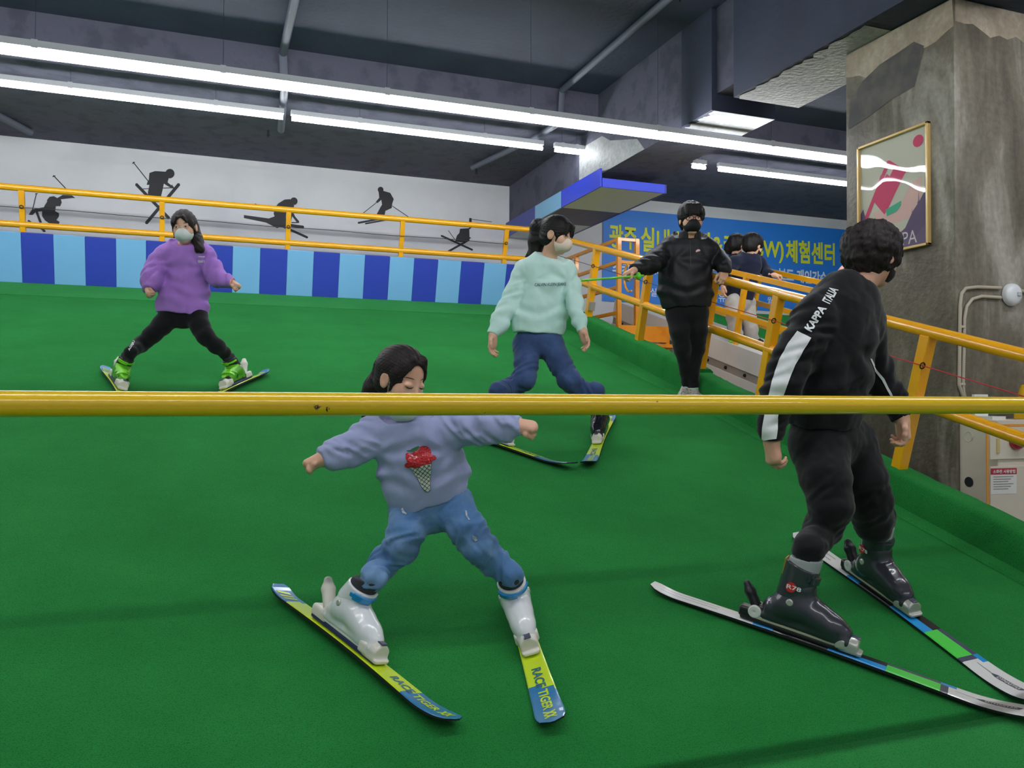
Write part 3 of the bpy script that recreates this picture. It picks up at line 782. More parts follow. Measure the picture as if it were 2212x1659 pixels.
# ------------------------------------------------------------------ flat print laid on a surface
def tess(poly, maxlen, faces=None):
    from mathutils.geometry import tessellate_polygon
    bm = bmesh.new(); vs = [bm.verts.new((x, y, 0)) for x, y in poly]
    tri = faces if faces is not None else tessellate_polygon([[Vector((x, y, 0)) for x, y in poly]])
    for t in tri:
        try: bm.faces.new([vs[i] for i in t])
        except ValueError: pass
    for _ in range(7):
        L = [e for e in bm.edges if e.calc_length() > maxlen]
        if not L: break
        bmesh.ops.subdivide_edges(bm, edges=L, cuts=1); bmesh.ops.triangulate(bm, faces=list(bm.faces))
    bm.verts.index_update()
    v = [(p.co.x, p.co.y) for p in bm.verts]; f = [tuple(q.index for q in fc.verts) for fc in bm.faces]
    bm.free(); return v, f
def lay(name, v, f, rayfn, targets, off, m, parent, mi=None):
    pts = []; ok = []
    for x, y in v:
        o_, d_ = rayfn(x, y); best = None
        for t in targets:
            hit = t.ray_cast(Vector(o_), Vector(d_))
            if hit[0] is not None and (best is None or hit[3] < best[3]): best = hit
        if best is None: pts.append(o_); ok.append(False)
        else:
            n = best[1] if best[1].dot(Vector(d_)) < 0 else -best[1]
            pts.append(np.array(best[0] + n * off * .6 - Vector(unit(d_)) * off * .6)); ok.append(True)
    ff = [q for q in f if all(ok[i] for i in q)]
    if not ff: return None
    used = sorted({i for q in ff for i in q}); re = {i: k for k, i in enumerate(used)}
    return obj(name, [pts[i] for i in used], [tuple(re[i] for i in q) for q in ff], m, parent, smooth=True)
def px_ray(x, y): return CAM, unit(ray(x, y))
def lay_px(name, poly, targets, m, parent, off=.003, maxlen=6):
    v, f = tess(poly, maxlen); return lay(name, v, f, px_ray, [BVH[t.name] for t in targets], off, m, parent)
def text_px(name, s, p0, p1, hv, targets, m, parent, bold=.02, off=.003, maxlen=3, spacing=1.):
    """lettering laid on cloth: baseline p0 -> p1, letter height vector hv (all in photo pixels)"""
    v, f = text2d(s, bold, spacing)
    q = [(p0[0] + a * (p1[0] - p0[0]) + b_ * hv[0], p0[1] + a * (p1[1] - p0[1]) + b_ * hv[1]) for a, b_ in v]
    v2, f2 = tess(q, maxlen, f)
    return lay(name, v2, f2, px_ray, [BVH[t.name] for t in targets], off, m, parent)

# ------------------------------------------------------------------ shared materials for people
M_SKIN = mat('skin', (226, 178, 150), .5, spec=.35, var=(14, (216, 160, 134), .45, .75))
M_HAIR = mat('black_hair', (24, 20, 21), .55, spec=.3, bump=(90, .6, .004), stretch=(3, 3, .5))
M_HAIR2 = mat('soft_black_hair', (36, 28, 28), .58, spec=.3, bump=(90, .6, .004), stretch=(3, 3, .5))
M_LASH = mat('eyelash', (40, 26, 22), .6); M_BROW = mat('eyebrow', (96, 70, 58), .8); M_LIP = mat('lip', (196, 118, 110), .5)
M_EYEW = mat('eye_white', (225, 220, 214), .3)
M_MASKW = mat('white_mask', (226, 232, 230), .8, bump=(80, .1, .003)); M_MASKB = mat('black_mask', (20, 20, 22), .75); M_MASKC = mat('beige_mask', (236, 216, 196), .8)

class Head:
    def __init__(s, c, f, S, up=(0, 0, 1), tilt=0.):
        s.c = np.asarray(c, float); s.f = unit(f); u = np.asarray(up, float); s.r = unit(np.cross(s.f, u)); s.u = np.cross(s.r, s.f); s.S = S
        if tilt:
            a, b = math.cos(tilt), math.sin(tilt); s.r, s.u = s.r * a + s.u * b, s.u * a - s.r * b
        s.ax = (s.r, s.f, s.u)
    def L(s, x, y, z): return s.c + s.S * (x * s.r + y * s.f + z * s.u)
    def e(s, B, c, r, k=.1, op='u'): B.ell(s.L(*c), s.ax, np.array(r) * s.S, k * s.S, op)
    def cn(s, B, a, b, ra, rb, k=.08, op='u', flat=None): B.cone(s.L(*a), s.L(*b), ra * s.S, rb * s.S, k * s.S, flat, None, op)
    def skull(s, neck, rn, child=True):
        B = Blob()
        s.e(B, (0, -.06, .14), (.335, .41, .365)); s.e(B, (0, .09, -.12), (.265, .275, .36), .12)
        s.e(B, (0, .2, -.4), (.11, .1, .09), .14)
        for sx in (-1, 1): s.e(B, (sx * .15, .2, -.16), (.12, .13, .13), .14)
        for sx in (-1, 1): s.e(B, (sx * .14, .405, .0), (.085, .05, .04), .06, 's')
        for sx in (-1, 1): s.e(B, (sx * .138, .325, -.005), (.08, .05, .05), .03)
        s.cn(B, (0, .34, .02), (0, .415, -.14), .03, .045, .06)
        for sx in (-1, 1): s.e(B, (sx * .045, .37, -.155), (.035, .04, .03), .03)
        s.e(B, (0, .345, -.262), (.085, .035, .024), .03); s.e(B, (0, .335, -.305), (.075, .035, .026), .03)
        for sx in (-1, 1):
            s.e(B, (sx * .35, -.03, -.03), (.036, .105, .145), .02); s.e(B, (sx * .395, -.01, -.02), (.032, .06, .095), .02, 's')
        base = s.L(0, -.1, -.3)
        B.cone(base, neck, rn * 1.0, rn * 1.1, .03)
        s.B = B; s.nk = neck
        return B.mesh(.0045 if s.S > .18 else .0055)
    def feature(s, name, poly, tgt, m, parent, off=.0012, maxlen=.02):
        v, f = tess(poly, maxlen)
        return lay(name, v, f, lambda x, z: (s.L(x, 1.0, z), -s.f), [BVH[tgt.name]], off, m, parent)
    def face(s, tgt, parent, closed=False, brows=True, mouth=True):
        for sx in (-1, 1):
            if closed:
                p = [(-.085, .0), (-.04, -.018), (.01, -.022), (.055, -.012), (.085, .008), (.05, -.03), (.0, -.042), (-.05, -.036)]
                s.feature('eyelash', [(sx * (.14 + x), z - .01) for x, z in p], tgt, M_LASH, parent, .0016)
            else:
                p = [(-.075, -.003), (-.04, .013), (.0, .018), (.045, .013), (.08, .0), (.04, -.014), (-.03, -.014)]
                s.feature('eye', [(sx * (.14 + x), z) for x, z in p], tgt, M_EYEW, parent, .0012)
                s.feature('iris', [(sx * .14 + .022 * math.cos(t), .002 + .017 * math.sin(t)) for t in np.linspace(0, 6.283, 11)[:-1]], tgt, M_LASH, parent, .002)
                p = [(-.08, -.004), (-.04, .02), (.0, .026), (.045, .02), (.09, -.002), (.045, .01), (.0, .014), (-.04, .01)]
                s.feature('eyelash', [(sx * (.14 + x), z) for x, z in p], tgt, M_LASH, parent, .0022)
            if brows:
                p = [(-.09, .1), (-.03, .125), (.04, .125), (.1, .1), (.04, .108), (-.03, .105)]
                s.feature('eyebrow', [(sx * (.145 + x), z) for x, z in p], tgt, M_BROW, parent, .0014)
        if mouth:
            s.feature('lips', [(-.09, -.28), (-.04, -.262), (0, -.268), (.04, -.262), (.09, -.28), (.04, -.312), (0, -.318), (-.04, -.312)], tgt, M_LIP, parent, .0014)
    def mask(s, parent, m, low=0.):
        B = Blob()
        s.e(B, (0, .115, -.225 - low), (.292, .325, .25), .06); s.e(B, (0, .36, -.2 - low), (.1, .12, .13), .16)
        B.cut(s.L(0, 0, -.055 - low * .6), s.u - .12 * s.f); B.cut(s.L(0, .07, 0), -s.f - .1 * s.u)
        o = blob_obj('face_mask', B.mesh(.004), m, parent)
        for sx in (-1, 1):
            pts = [s.L(sx * .262, .12, -.12 - low), s.L(sx * .318, .06, -.02), s.L(sx * .345, -.0, .085), s.L(sx * .35, -.06, .115), s.L(sx * .345, -.12, .06), s.L(sx * .33, -.14, -.06)]
            q = [];
            for i in range(len(pts) - 1):
                for t in np.linspace(0, 1, 4)[:-1]: q.append(pts[i] * (1 - t) + pts[i + 1] * t)
            autosmooth(MB().tube(q + [pts[-1]], .0021, 6).build('ear_loop', m, o))
        return o
    def glasses(s, parent, m, rx=.125, rz=.1):
        b = MB()
        for sx in (-1, 1):
            b.tube([s.L(sx * .15 + rx * math.cos(t), .44 - .05 * abs(math.cos(t)) * (math.cos(t) * sx > 0), -.005 + rz * math.sin(t)) for t in np.linspace(0, 6.283, 21)[:-1]], .0028, 6, closed=True)
            b.tube([s.L(sx * .275, .4, .03), s.L(sx * .345, .25, .04), s.L(sx * .36, -.03, .05)], .0025, 6)
        b.tube([s.L(-.03, .44, .01), s.L(0, .455, .02), s.L(.03, .44, .01)], .0025, 6)
        autosmooth(b.build('glasses', m, parent))
    def hair_shell(s, B, grow=.05, hairline=.3, side=.24, ear=True):
        s.e(B, (0, -.075, .15), (.335 + grow, .42 + grow, .37 + grow), .05)
        s.e(B, (0, -.2, -.12), (.29 + grow * .6, .25 + grow, .26), .12)
        zt = hairline
        s.e(B, (0, .43, zt - .44), (side, .36, .44), .03, 's')
        if ear:
            for sx in (-1, 1): s.e(B, (sx * .4, .02, -.14), (.14, .13, .19), .03, 's')
    def strands(s, root, axis, n, amp):
        root = np.asarray(root, float); ax = unit(axis); a = unit(np.cross(ax, [.31, .2, .92])); b = np.cross(ax, a)
        def fn(p):
            q = p - root; th = np.arctan2(q @ b, q @ a); l = q @ ax
            return amp * .6 * (np.sin(th * n * 1.3 + 5 * np.sin(th * 2.3) + 12 * l) + .7 * np.sin(th * n * 2.3 + 3 * np.sin(th * 5) + 17 * l + 2) + .8 * np.sin(th * 5 + 20 * l))
        return fn

def hand(Wp, d, n, t, S, curl='fist'):
    """wrist point, wrist->knuckle direction, palm-side normal, thumb side"""
    d = unit(d); n = np.asarray(n, float); n = unit(n - d * (n @ d)); t = np.asarray(t, float); t0 = np.cross(d, n); t = t0 if t0 @ t > 0 else -t0
    B = Blob(); q = lambda a, b, c: np.asarray(Wp) + S * (a * d + b * t + c * n)
    offs = (.17, .06, -.05, -.15); base = (.5, .53, .51, .46); ln = (.42, .47, .43, .34)
    ang = {'fist': (82, 95, 60), 'relaxed': (22, 32, 22), 'half': (45, 55, 35), 'grip': (60, 70, 40)}[curl]
    for i in range(4):
        B.cone(q(0, offs[i] * .55, 0), q(base[i], offs[i], 0), .085 * S, .062 * S, .03)
    B.cone(q(.1, .05, .03), q(.38, -.08, .05), .09 * S, .08 * S, .03)
    B.cone(q(-.28, 0, 0), q(.02, 0, 0), .125 * S, .12 * S, .03, (n, .78))
    for i in range(4):
        p = q(base[i], offs[i], 0); a = 0; r0 = (.058, .06, .057, .05)[i] * S
        for j, fr in enumerate((.45, .31, .24)):
            a += math.radians(ang[j] * (1 + .08 * (i - 1.5) * (curl != 'fist'))); dv = d * math.cos(a) + n * math.sin(a) + t * offs[i] * .12 * (curl == 'relaxed')
            p2 = p + unit(dv) * ln[i] * fr * S
            B.cone(p, p2, r0 * (1 - .09 * j), r0 * (.92 - .1 * j), .004); p = p2
    if curl == 'fist': ch = [q(.1, .12, .04), q(.33, .25, .13), q(.5, .17, .26), q(.52, .02, .31)]
    elif curl == 'grip': ch = [q(.08, .12, .04), q(.28, .27, .14), q(.42, .27, .3), q(.5, .2, .36)]
    else: ch = [q(.08, .12, .03), q(.26, .29, .09), q(.42, .33, .14), q(.53, .31, .17)]
    B.chain(ch, [.085 * S, .066 * S, .056 * S, .045 * S], .008)
    return B.mesh(.0028 if S < .15 else .0034)

# ------------------------------------------------------------------ skis and boots
LIME, SBLUE = (206, 232, 32), (46, 124, 176)
M_LIME = mat('lime_ski_top', LIME, .3, coat=.4); M_SBLUE = mat('blue_ski_top', SBLUE, .3, coat=.4); M_SKIB = mat('ski_base_black', (24, 24, 26), .4)
M_SEDGE = mat('ski_edge_steel', (150, 150, 150), .3, metal=.8)
M_SWHITE = mat('white_ski_top', (226, 226, 222), .3, coat=.4); M_SGREEN = mat('green_ski_top', (78, 214, 78), .3, coat=.4); M_SSKY = mat('sky_ski_top', (30, 150, 220), .3, coat=.4)
M_SGREY = mat('slate_ski_top', (74, 76, 98), .35, coat=.3); M_SBLK = mat('black_ski_top', (26, 27, 32), .3, coat=.4)
M_BWHITE = mat('ivory_binding_plastic', (226, 222, 208), .35); M_BBLK = mat('black_binding_plastic', (30, 30, 34), .35); M_BSILV = mat('silver_binding', (196, 196, 186), .28, metal=.35)
M_TEAL = mat('teal_print', (40, 104, 120), .5)
def ski_mesh(L, back, colour, mats, wt=.052, ww=.034, wtl=.045, rise=.055):
    """x from -back to L-back; colour(frac, column 0..3) -> slot; slot count: mats + base + edge"""
    N = 56; b = MB(); nb = len(mats)
    def half(f):
        w_ = ww + (wtl - ww) * max(0, (.45 - f) / .45) ** 1.6 + (wt - ww) * max(0, (f - .45) / .55) ** 1.6
        if f > .93: w_ *= math.sqrt(max(0.02, 1 - ((f - .93) / .0705) ** 2)) * .75 + .25 * (f < .999)
        if f < .035: w_ *= .55 + .45 * math.sqrt(max(0, 1 - ((.035 - f) / .0351) ** 2))
        return w_
    def zc(f):
        z = .004 * math.sin(math.pi * f)
        if f > .82: z += rise * ((f - .82) / .18) ** 2
        if f < .09: z += .022 * ((.09 - f) / .09) ** 2
        return z
    def th(f): return .006 + .009 * math.sin(math.pi * min(1, max(0, f))) ** .7
    rows = []
    fs = [i / N for i in range(N + 1)]
    for f in fs:
        x = -back + L * f; w_ = half(f); z = zc(f); t = th(f)
        rows.append([(x, -w_, z), (x, -w_, z + t * .75), (x, -w_ * .9, z + t), (x, -w_ * .02, z + t), (x, w_ * .45, z + t), (x, w_ * .9, z + t), (x, w_, z + t * .75), (x, w_, z)])
    m = 8; b.v = [np.array(p) for r in rows for p in r]
    for i in range(N):
        fm = (fs[i] + fs[i + 1]) / 2
        for k in range(m):
            k2 = (k + 1) % m
            b.f.append((i * m + k, i * m + k2, (i + 1) * m + k2, (i + 1) * m + k))
            if k == 7: s_ = nb
            elif k == 0 or k == 6: s_ = nb + 1 if False else nb
            else: s_ = colour(fm, {1: 0, 2: 0, 3: 2, 4: 2, 5: 3}.get(k, 0) if k != 3 else 1)
            b.mi.append(s_)
    b.f.append(tuple(range(m))); b.mi.append(nb); b.f.append(tuple(N * m + k for k in reversed(range(m)))); b.mi.append(nb)
    me = b.mesh('ski', list(mats) + [M_SKIB, M_SEDGE])
    bm = bmesh.new(); bm.from_mesh(me); bmesh.ops.recalc_face_normals(bm, faces=list(bm.faces)); bm.to_mesh(me); bm.free()
    return me, zc, th, half
def kid_colour(f, c):
    if f > .78 + .015 * c: return 1
    if f < .12 + .012 * c: return 1
    return 0
def big_colour(f, c):
    if f < .27: return 0
    if f < .30: return 0 if c < 2 else 1
    if f < .36: return 2 if c < 1 else (1 if c > 1 and f < .33 else 4)
    if f < .50: return 4
    if f < .64: return 2 if c < 1 else 4
    if f < .765: return 1 if c < 2 else 3
    if f < .785: return 3 if c < 2 else 2
    if f < .80: return 0 if c < 2 else 2
    return 0
def child_mesh(name, me, parent, M=None):
    o = bpy.data.objects.new(name, me); COL.objects.link(o); o.parent = parent
    if M is not None: o.matrix_local = M
    return o
def vfmesh(name, vf, m): return mesh_of(name, vf[0], vf[1], m, True)
EYE3 = np.eye(3)
def binding_meshes(Lb, kind):
    hb = Lb / 2; out = {}
    A, Bk = (M_BWHITE, M_BBLK)
    B = Blob(); B.rbox((hb + .035, 0, .032), EYE3, (.045, .033, .024), .014).ell((hb + .03, 0, .05), EYE3, (.05, .028, .026), .015)
    B.rbox((hb - .002, .03, .04), EYE3, (.018, .014, .02), .008).rbox((hb - .002, -.03, .04), EYE3, (.018, .014, .02), .008)
    B.rbox((hb + .092, 0, .055), EYE3, (.03, .05, .03), .005, .006, 's')
    out['toe_piece'] = vfmesh('toe_piece', B.mesh(.004), A if kind == 'kid' else M_BSILV)
    b = MB(); b.bbox((hb + .045, 0, .073), (.018, .013, .003), .003); out['indicator'] = b.mesh('indicator', M_SGREY)
    B = Blob(); B.rbox((-hb - .045, 0, .034), EYE3, (.05, .03, .022), .012).rbox((-hb - .005, 0, .056), EYE3, (.022, .028, .022), .01, .02)
    out['heel_piece'] = vfmesh('heel_piece', B.mesh(.004), A if kind == 'kid' else Bk)
    B = Blob(); B.cone((-hb - .03, 0, .06), (-hb - .07, 0, .115), .019, .02, .01, ((0, 1, 0), 1.35)).cone((-hb - .07, 0, .115), (-hb - .088, 0, .142), .02, .013, .01, ((0, 1, 0), 1.3))
    out['heel_lever'] = vfmesh('heel_lever', B.mesh(.004), A if kind == 'kid' else Bk)
    if kind != 'kid':
        out['pivot_disc'] = MB().lathe((-hb - .03, -.03, .05), (0, -1, 0), [(.026, 0), (.026, .006), (.022, .009), (.007, .009), (.006, .004)], 18).mesh('pivot_disc', M_SWHITE)
        out['pivot_disc.b'] = MB().lathe((-hb - .03, .03, .05), (0, 1, 0), [(.026, 0), (.026, .006), (.022, .009), (.007, .009), (.006, .004)], 18).mesh('pivot_disc', M_SWHITE)
    b = MB(); b.bbox((-.01, 0, .014), (hb + .075, .029, .009), .006); out['base_plate'] = b.mesh('base_plate', Bk if kind != 'kid' else mat('navy_plate', (36, 44, 92), .4))
    return out
def place_frame(tail, tip, roll, inside):
    """frame on the slope: x to the tip, z the slope normal rolled towards 'inside'"""
    x = unit(tip - tail); y0 = np.cross(EN, x); sgn = 1 if y0 @ inside > 0 else -1
    z = EN * math.cos(roll) + y0 * sgn * math.sin(roll); y = np.cross(z, x)
    return x, y, z
def make_ski(label, group, tip, tail, centre, roll, inside, kind, L, skidata, binds, Lb):
    me, zc, th, half = skidata
    x, y, z = place_frame(tail, tip, roll, inside)
    c = tail + x * ((centre - tail) @ x)
    p = c + EN * (half(.5) * math.sin(roll) + .001)
    M = frameM(p, x, y, z)
    o = bpy.data.objects.new('ski', me); COL.objects.link(o); o.matrix_world = M
    tag(o, label, 'ski', group)
    zt = zc(.5) + th(.5)
    B_ = {}
    for nm, m in binds.items():
        n_ = nm.split('.')[0]
        if n_ in ('indicator',): child_mesh(n_, m, B_['toe_piece'])
        elif n_ in ('heel_lever', 'pivot_disc'): child_mesh(n_, m, B_['heel_piece'])
        else: B_[n_] = child_mesh(n_, m, o, Matrix.Translation((0, 0, zt - .005)))
    return o, M @ Matrix.Translation((0, 0, zt + .019)), zc, th

def ski_text(ski, sk, s, f0, f1, L, back, y0, y1, m, bold=.02):
    """lettering printed along the ski top"""
    me, zc, th, half = sk
    v, f = text2d(s, bold)
    v, f = tess(v, .12, f)
    pts = []
    for a, b_ in v:
        fr = f0 + a * (f1 - f0); pts.append((-back + L * fr, y0 + b_ * (y1 - y0), zc(fr) + th(fr) + .0012))
    me2 = mesh_of('lettering', pts, f, m); return child_mesh('lettering', me2, ski)
def ski_poly(ski, sk, name, poly, L, back, m):
    me, zc, th, half = sk
    v, f = tess(poly, .02)
    me2 = mesh_of(name, [(-back + L * a, b_, zc(a) + th(a) + .001) for a, b_ in v], f, m); return child_mesh(name, me2, ski)

def boot_meshes(s, Hc, shell_m, cuff_m, liner_m, sole_m, buckle_m, nb=2, lean=.018):
    """ski boot in its own frame: x to the toe, z up, sole at z=0; s = scale of a 0.30 m sole"""
    out = {}
    B = Blob()
    B.chain([np.array(p) * s for p in ((-.112, 0, .058), (-.06, 0, .085), (.0, 0, .092), (.05, 0, .075), (.105, 0, .056), (.148, 0, .046))], [q * s for q in (.05, .056, .055, .051, .047, .036)], .03 * s)
    B.rbox((.01 * s, 0, .022 * s), EYE3, (.168 * s, .041 * s, .014 * s), .012 * s, .02 * s)
    B.cone((-.06 * s, 0, .1 * s), (-.035 * s, 0, .17 * s), .058 * s, .058 * s, .03 * s)
    B.cut((0, 0, .008 * s), (0, 0, -1))
    sv = B.mesh(.0048); out['shell'] = vfmesh('shell', sv, shell_m)
    B = Blob()
    B.cone((-.055 * s, 0, .135 * s), (lean * s, 0, Hc + .03), .066 * s, .07 * s, .02, ((0, 1, 0), .92))
    B.cut((lean * s - .02, 0, Hc - .018), (.22, 0, 1)); B.cut((-.05 * s, 0, .105 * s), (-.15, 0, -1))
    cv = B.mesh(.0048); out['cuff'] = vfmesh('cuff', cv, cuff_m)
    B = Blob()
    B.cone((-.05 * s, 0, .14 * s), ((lean + .006) * s, 0, Hc + .06), .058 * s, .062 * s, .02, ((0, 1, 0), .92)); B.cut((0, 0, Hc + .014), (-.12, 0, 1))
    out['liner'] = vfmesh('liner', B.mesh(.0048), liner_m)
    b = MB(); b.bbox((.0, 0, .007 * s), (.172 * s, .036 * s, .008 * s), .004); out['sole'] = b.mesh('sole', sole_m)
    pa = Parts(); pa.add(sv); pa.add(cv); v, f = pa.get(); bv = BVHTree.FromPolygons([Vector(p) for p in v], f)
    def band(c, ax, a0, a1, wd, tk, mm):
        c = np.array(c, float); ax = unit(ax); e1 = unit(np.array([1., 0, 0]) - ax * ax[0]); e2 = np.cross(ax, e1); b = MB(); rows = []
        for a in np.linspace(a0, a1, 15):
            dr = e1 * math.cos(math.radians(a)) + e2 * math.sin(math.radians(a)); rr_ = []
            for w_ in (-wd / 2, wd / 2):
                hit = bv.ray_cast(Vector(c + ax * w_ + dr * .3), Vector(-dr))
                rr_.append(c + ax * w_ + dr * (((np.array(hit[0]) - c) @ dr) if hit[0] is not None else .05))
            rows.append((rr_[0] - dr * .003, rr_[0] + dr * tk, rr_[1] + dr * tk, rr_[1] - dr * .003))
        b.v = [np.array(p) for r in rows for p in r]
        for i in range(len(rows) - 1):
            for k in range(4): b.f.append((i * 4 + k, i * 4 + (k + 1) % 4, i * 4 + 4 + (k + 1) % 4, i * 4 + 4 + k)); b.mi.append(0)
        b.f += [(0, 1, 2, 3), tuple(len(rows) * 4 - 1 - k for k in range(4))]; b.mi += [0, 0]
        me = b.mesh('buckle', mm, False); fix(me); return me
    spots = [((-.025 * s, 0, Hc * .8), (.2, 0, 1)), ((-.035 * s, 0, Hc * .6), (.25, 0, 1)), ((.03 * s, 0, .07 * s), (-.62, 0, .8)), ((.085 * s, 0, .06 * s), (-.8, 0, .6))]
    for i in range(nb):
        out['buckle.%d' % i] = band(spots[i][0], spots[i][1], -75, 80, .016 * s, .006, buckle_m)
        out['buckle_lever.%d' % i] = band(spots[i][0], spots[i][1], -60, 5, .028 * s, .010, buckle_m)
    b = MB()
    for sy in (-1, 1): b.lathe((-.055 * s, sy * .058 * s, .115 * s), (0, sy, 0), [(.014 * s, 0), (.014 * s, .008), (.01 * s, .011)], 14)
    out['rivet'] = b.mesh('rivet', M_BSILV)
    return out
def make_boot(person, meshes, M, label=None):
    """boot under a person: M in world space"""
    o = bpy.data.objects.new('ski_boot', meshes['shell']); COL.objects.link(o); o.parent = person
    o.matrix_local = Matrix.Translation(-Vector(ORIG[person.name])) @ M
    if label: o['label'] = label
    for nm, me in meshes.items():
        if nm != 'shell': child_mesh(nm.split('.')[0], me, o)
    return o
def mp(M, x, y, z): return np.array(M @ Vector((x, y, z)))
def hv(v): return np.asarray(v, float)
# ================================================================== PEOPLE
def cvt(t, D):
    if isinstance(t[0], np.ndarray): return t[0], t[1]
    d = D + (t[3] if len(t) > 3 else 0); return P(t[0], t[1], d), t[2] * d / FPX
def figure(label, base, D, head, neck, rn, torso, armL, armR, legL, legR, fwd, shirt_m, trouser_m, hands, h=.009,
           flat=.68, wr=.006, wl=.09, seed=1, hem_r=None, fold_arm=None, fold_leg=None, pelvis=None, shirt='sweatshirt', trousers='trousers',
           hemcut=True, shk=.05, legwr=.004, rib=None, group=None):
    T = [cvt(t, D) for t in torso]; AL = [cvt(t, D) for t in armL]; AR = [cvt(t, D) for t in armR]
    LL = [cvt(t, D) for t in legL]; LR = [cvt(t, D) for t in legR]
    fwd = unit(fwd)
    # skin: head, neck, hands and the body under the clothes
    pa = Parts(); pa.add(head.skull(neck, rn))
    for (cur, nrm, th, S, dirv), A in zip(hands, (AL, AR)):
        d = unit(A[-1][0] - A[-2][0]) if dirv is None else unit(dirv)
        pa.add(hand(A[-1][0] + d * S * (-.1 if cur == 'fist' else .02), d, nrm, th, S, cur))
    core = Blob()
    core.chain([p for p, r in T[:-1]], [r * .66 for p, r in T[:-1]], .03, (fwd, flat))
    core.cone(T[-2][0], T[-1][0] * .8 + T[-2][0] * .2, T[-2][1] * .6, T[-1][1] * .45, .02, (fwd, flat))
    for A in (AL, AR):
        core.cone(T[1][0], A[0][0], A[0][1] * .6, A[0][1] * .6, .02); core.chain([p for p, r in A], [r * .5 for p, r in A], .02)
    hipc = T[-1][0]
    for A in (LL, LR):
        core.cone(hipc, A[0][0], A[0][1] * .5, A[0][1] * .5, .02); core.chain([p for p, r in A], [r * .6 for p, r in A], .02)
    core.cone(T[0][0], neck, rn * .95, rn * .95, .02)
    pa.add(core.mesh(.014))
    v, f = pa.get()
    root = blob_obj('person', (v, f), M_SKIN, None, base); tag(root, label, 'person', group)
    # shirt
    B = Blob()
    B.chain([p for p, r in T], [r for p, r in T], .05, (fwd, flat))
    for A, sd in ((AL, 1), (AR, 2)):
        B.cone(T[1][0] * .75 + T[0][0] * .25, A[0][0], A[0][1] * 1.0, A[0][1], shk)
        for i in range(len(A) - 1):
            fo = fold_arm and (fold_arm[0], fold_arm[1], unit(np.cross(A[i + 1][0] - A[i][0], FW)) * .8, sd + i)
            B.cone(A[i][0], A[i + 1][0], A[i][1], A[i + 1][1], .02, None, fo if i > 0 or fold_arm and fold_arm[0] > .004 else None)
        d = unit(A[-1][0] - A[-2][0]); B.cut(A[-1][0], d, A[-1][0] + d * A[-1][1] * 1.2, A[-1][1] * 2.2)
    if hemcut:
        dn = unit(T[-1][0] - T[-2][0]); B.cut(T[-1][0], dn, T[-1][0] + dn * T[-1][1] * .9, T[-1][1] * 1.45)
    B.cut(neck + unit(head.c - neck) * rn * .1, unit(head.c - neck), neck + unit(head.c - neck) * rn * 1.1, rn * 2.6)
    lat = unit(np.cross(fwd, [0, 0, 1.]))
    def drape(p):
        out = np.zeros(len(p))
        for A, ph in ((AL, .5), (AR, 2.1)):
            sd_ = np.sign((A[0][0] - T[2][0]) @ lat)
            q = p - (A[0][0] + np.array([0, 0, -A[0][1] * 1.15])); x_, z_ = -(q @ lat) * sd_, q[:, 2]
            th = np.arctan2(z_, x_); r_ = np.hypot(x_, z_) / A[0][1]
            mask_ = np.clip((r_ - .35) / .8, 0, 1) * np.exp(-(r_ / 2.6) ** 2) * np.clip(.55 + np.cos(th + .5), 0, 1)
            out += np.sin(th * 6 + ph + seed + .9 * np.sin(r_ * 1.3 + ph)) * mask_
        zz = (p[:, 2] - T[-1][0][2]) / T[-1][1]
        out += .8 * np.sin(zz * 9 + 2.2 * np.sin((p @ lat) / T[-1][1] * 2.6 + seed) + seed) * np.exp(-((zz - .75) / .42) ** 2)
        return wr * .75 * out
    so = blob_obj(shirt, B.mesh(h, lambda p: drape(p) + wr * (wrinkle(p * np.array([1, 1, .55]), seed, wl) + .22 * wrinkle(p, seed + 3, wl * .45))), shirt_m, root)
    # ribbed hem, cuffs and collar
    rm = rib or shirt_m
    for (a, ra), (b_, rb) in ((AL[-1], AL[-2]), (AR[-1], AR[-2])):
        d = unit(a - b_); ln = min(.05, ra * 1.5)
        B = Blob(); B.cone(a - d * ln, a, ra * 1.0, ra * .96, .01); B.cut(a + d * .006, d); B.cut(a - d * ln, -d)
        blob_obj('cuff', B.mesh(.005, lambda p, a=a, d=d: .0012 * np.sin(np.arctan2((p - a) @ np.cross(d, [0, .3, 1]), (p - a) @ np.cross(d, np.cross(d, [0, .3, 1]))) * 34)), rm, so)
    if hem_r is not None:
        a, ra = T[-1]; dn = unit(a - T[-2][0]); hl = hem_r
        B = Blob(); B.cone(a - dn * hl, a, ra * 1.03, ra * .99, .01, (fwd, flat)); B.cut(a + dn * .004, dn); B.cut(a - dn * hl, -dn)
        e1 = unit(np.cross(dn, fwd)); e2 = np.cross(dn, e1)
        blob_obj('hem_band', B.mesh(.006, lambda p: .0012 * np.sin(np.arctan2((p - a) @ e1, (p - a) @ e2) * 90)), rm, so)
    # trousers
    B = Blob()
    pc, pr = (cvt(pelvis, D) if pelvis else (T[-1][0], T[-1][1] * .93))
    B.cone(T[-2][0] * .35 + T[-1][0] * .65, pc, pr * .93, pr, .04, (fwd, flat * 1.05))
    for A, sd in ((LL, 3), (LR, 5)):
        B.cone(pc * .45 + A[0][0] * .55, A[0][0], A[0][1] * 1.04, A[0][1], .04)
        for i in range(len(A) - 1):
            fo = fold_leg and (fold_leg[0] * (.35 if i == 0 else 1), fold_leg[1], unit(np.cross(A[i + 1][0] - A[i][0], FW)) * .6, sd + i * 2)
            B.cone(A[i][0], A[i + 1][0], A[i][1], A[i + 1][1], .025, None, fo)
        d = unit(A[-1][0] - A[-2][0]); B.cut(A[-1][0], d, A[-1][0] + d * A[-1][1] * 1.2, A[-1][1] * 2.0)
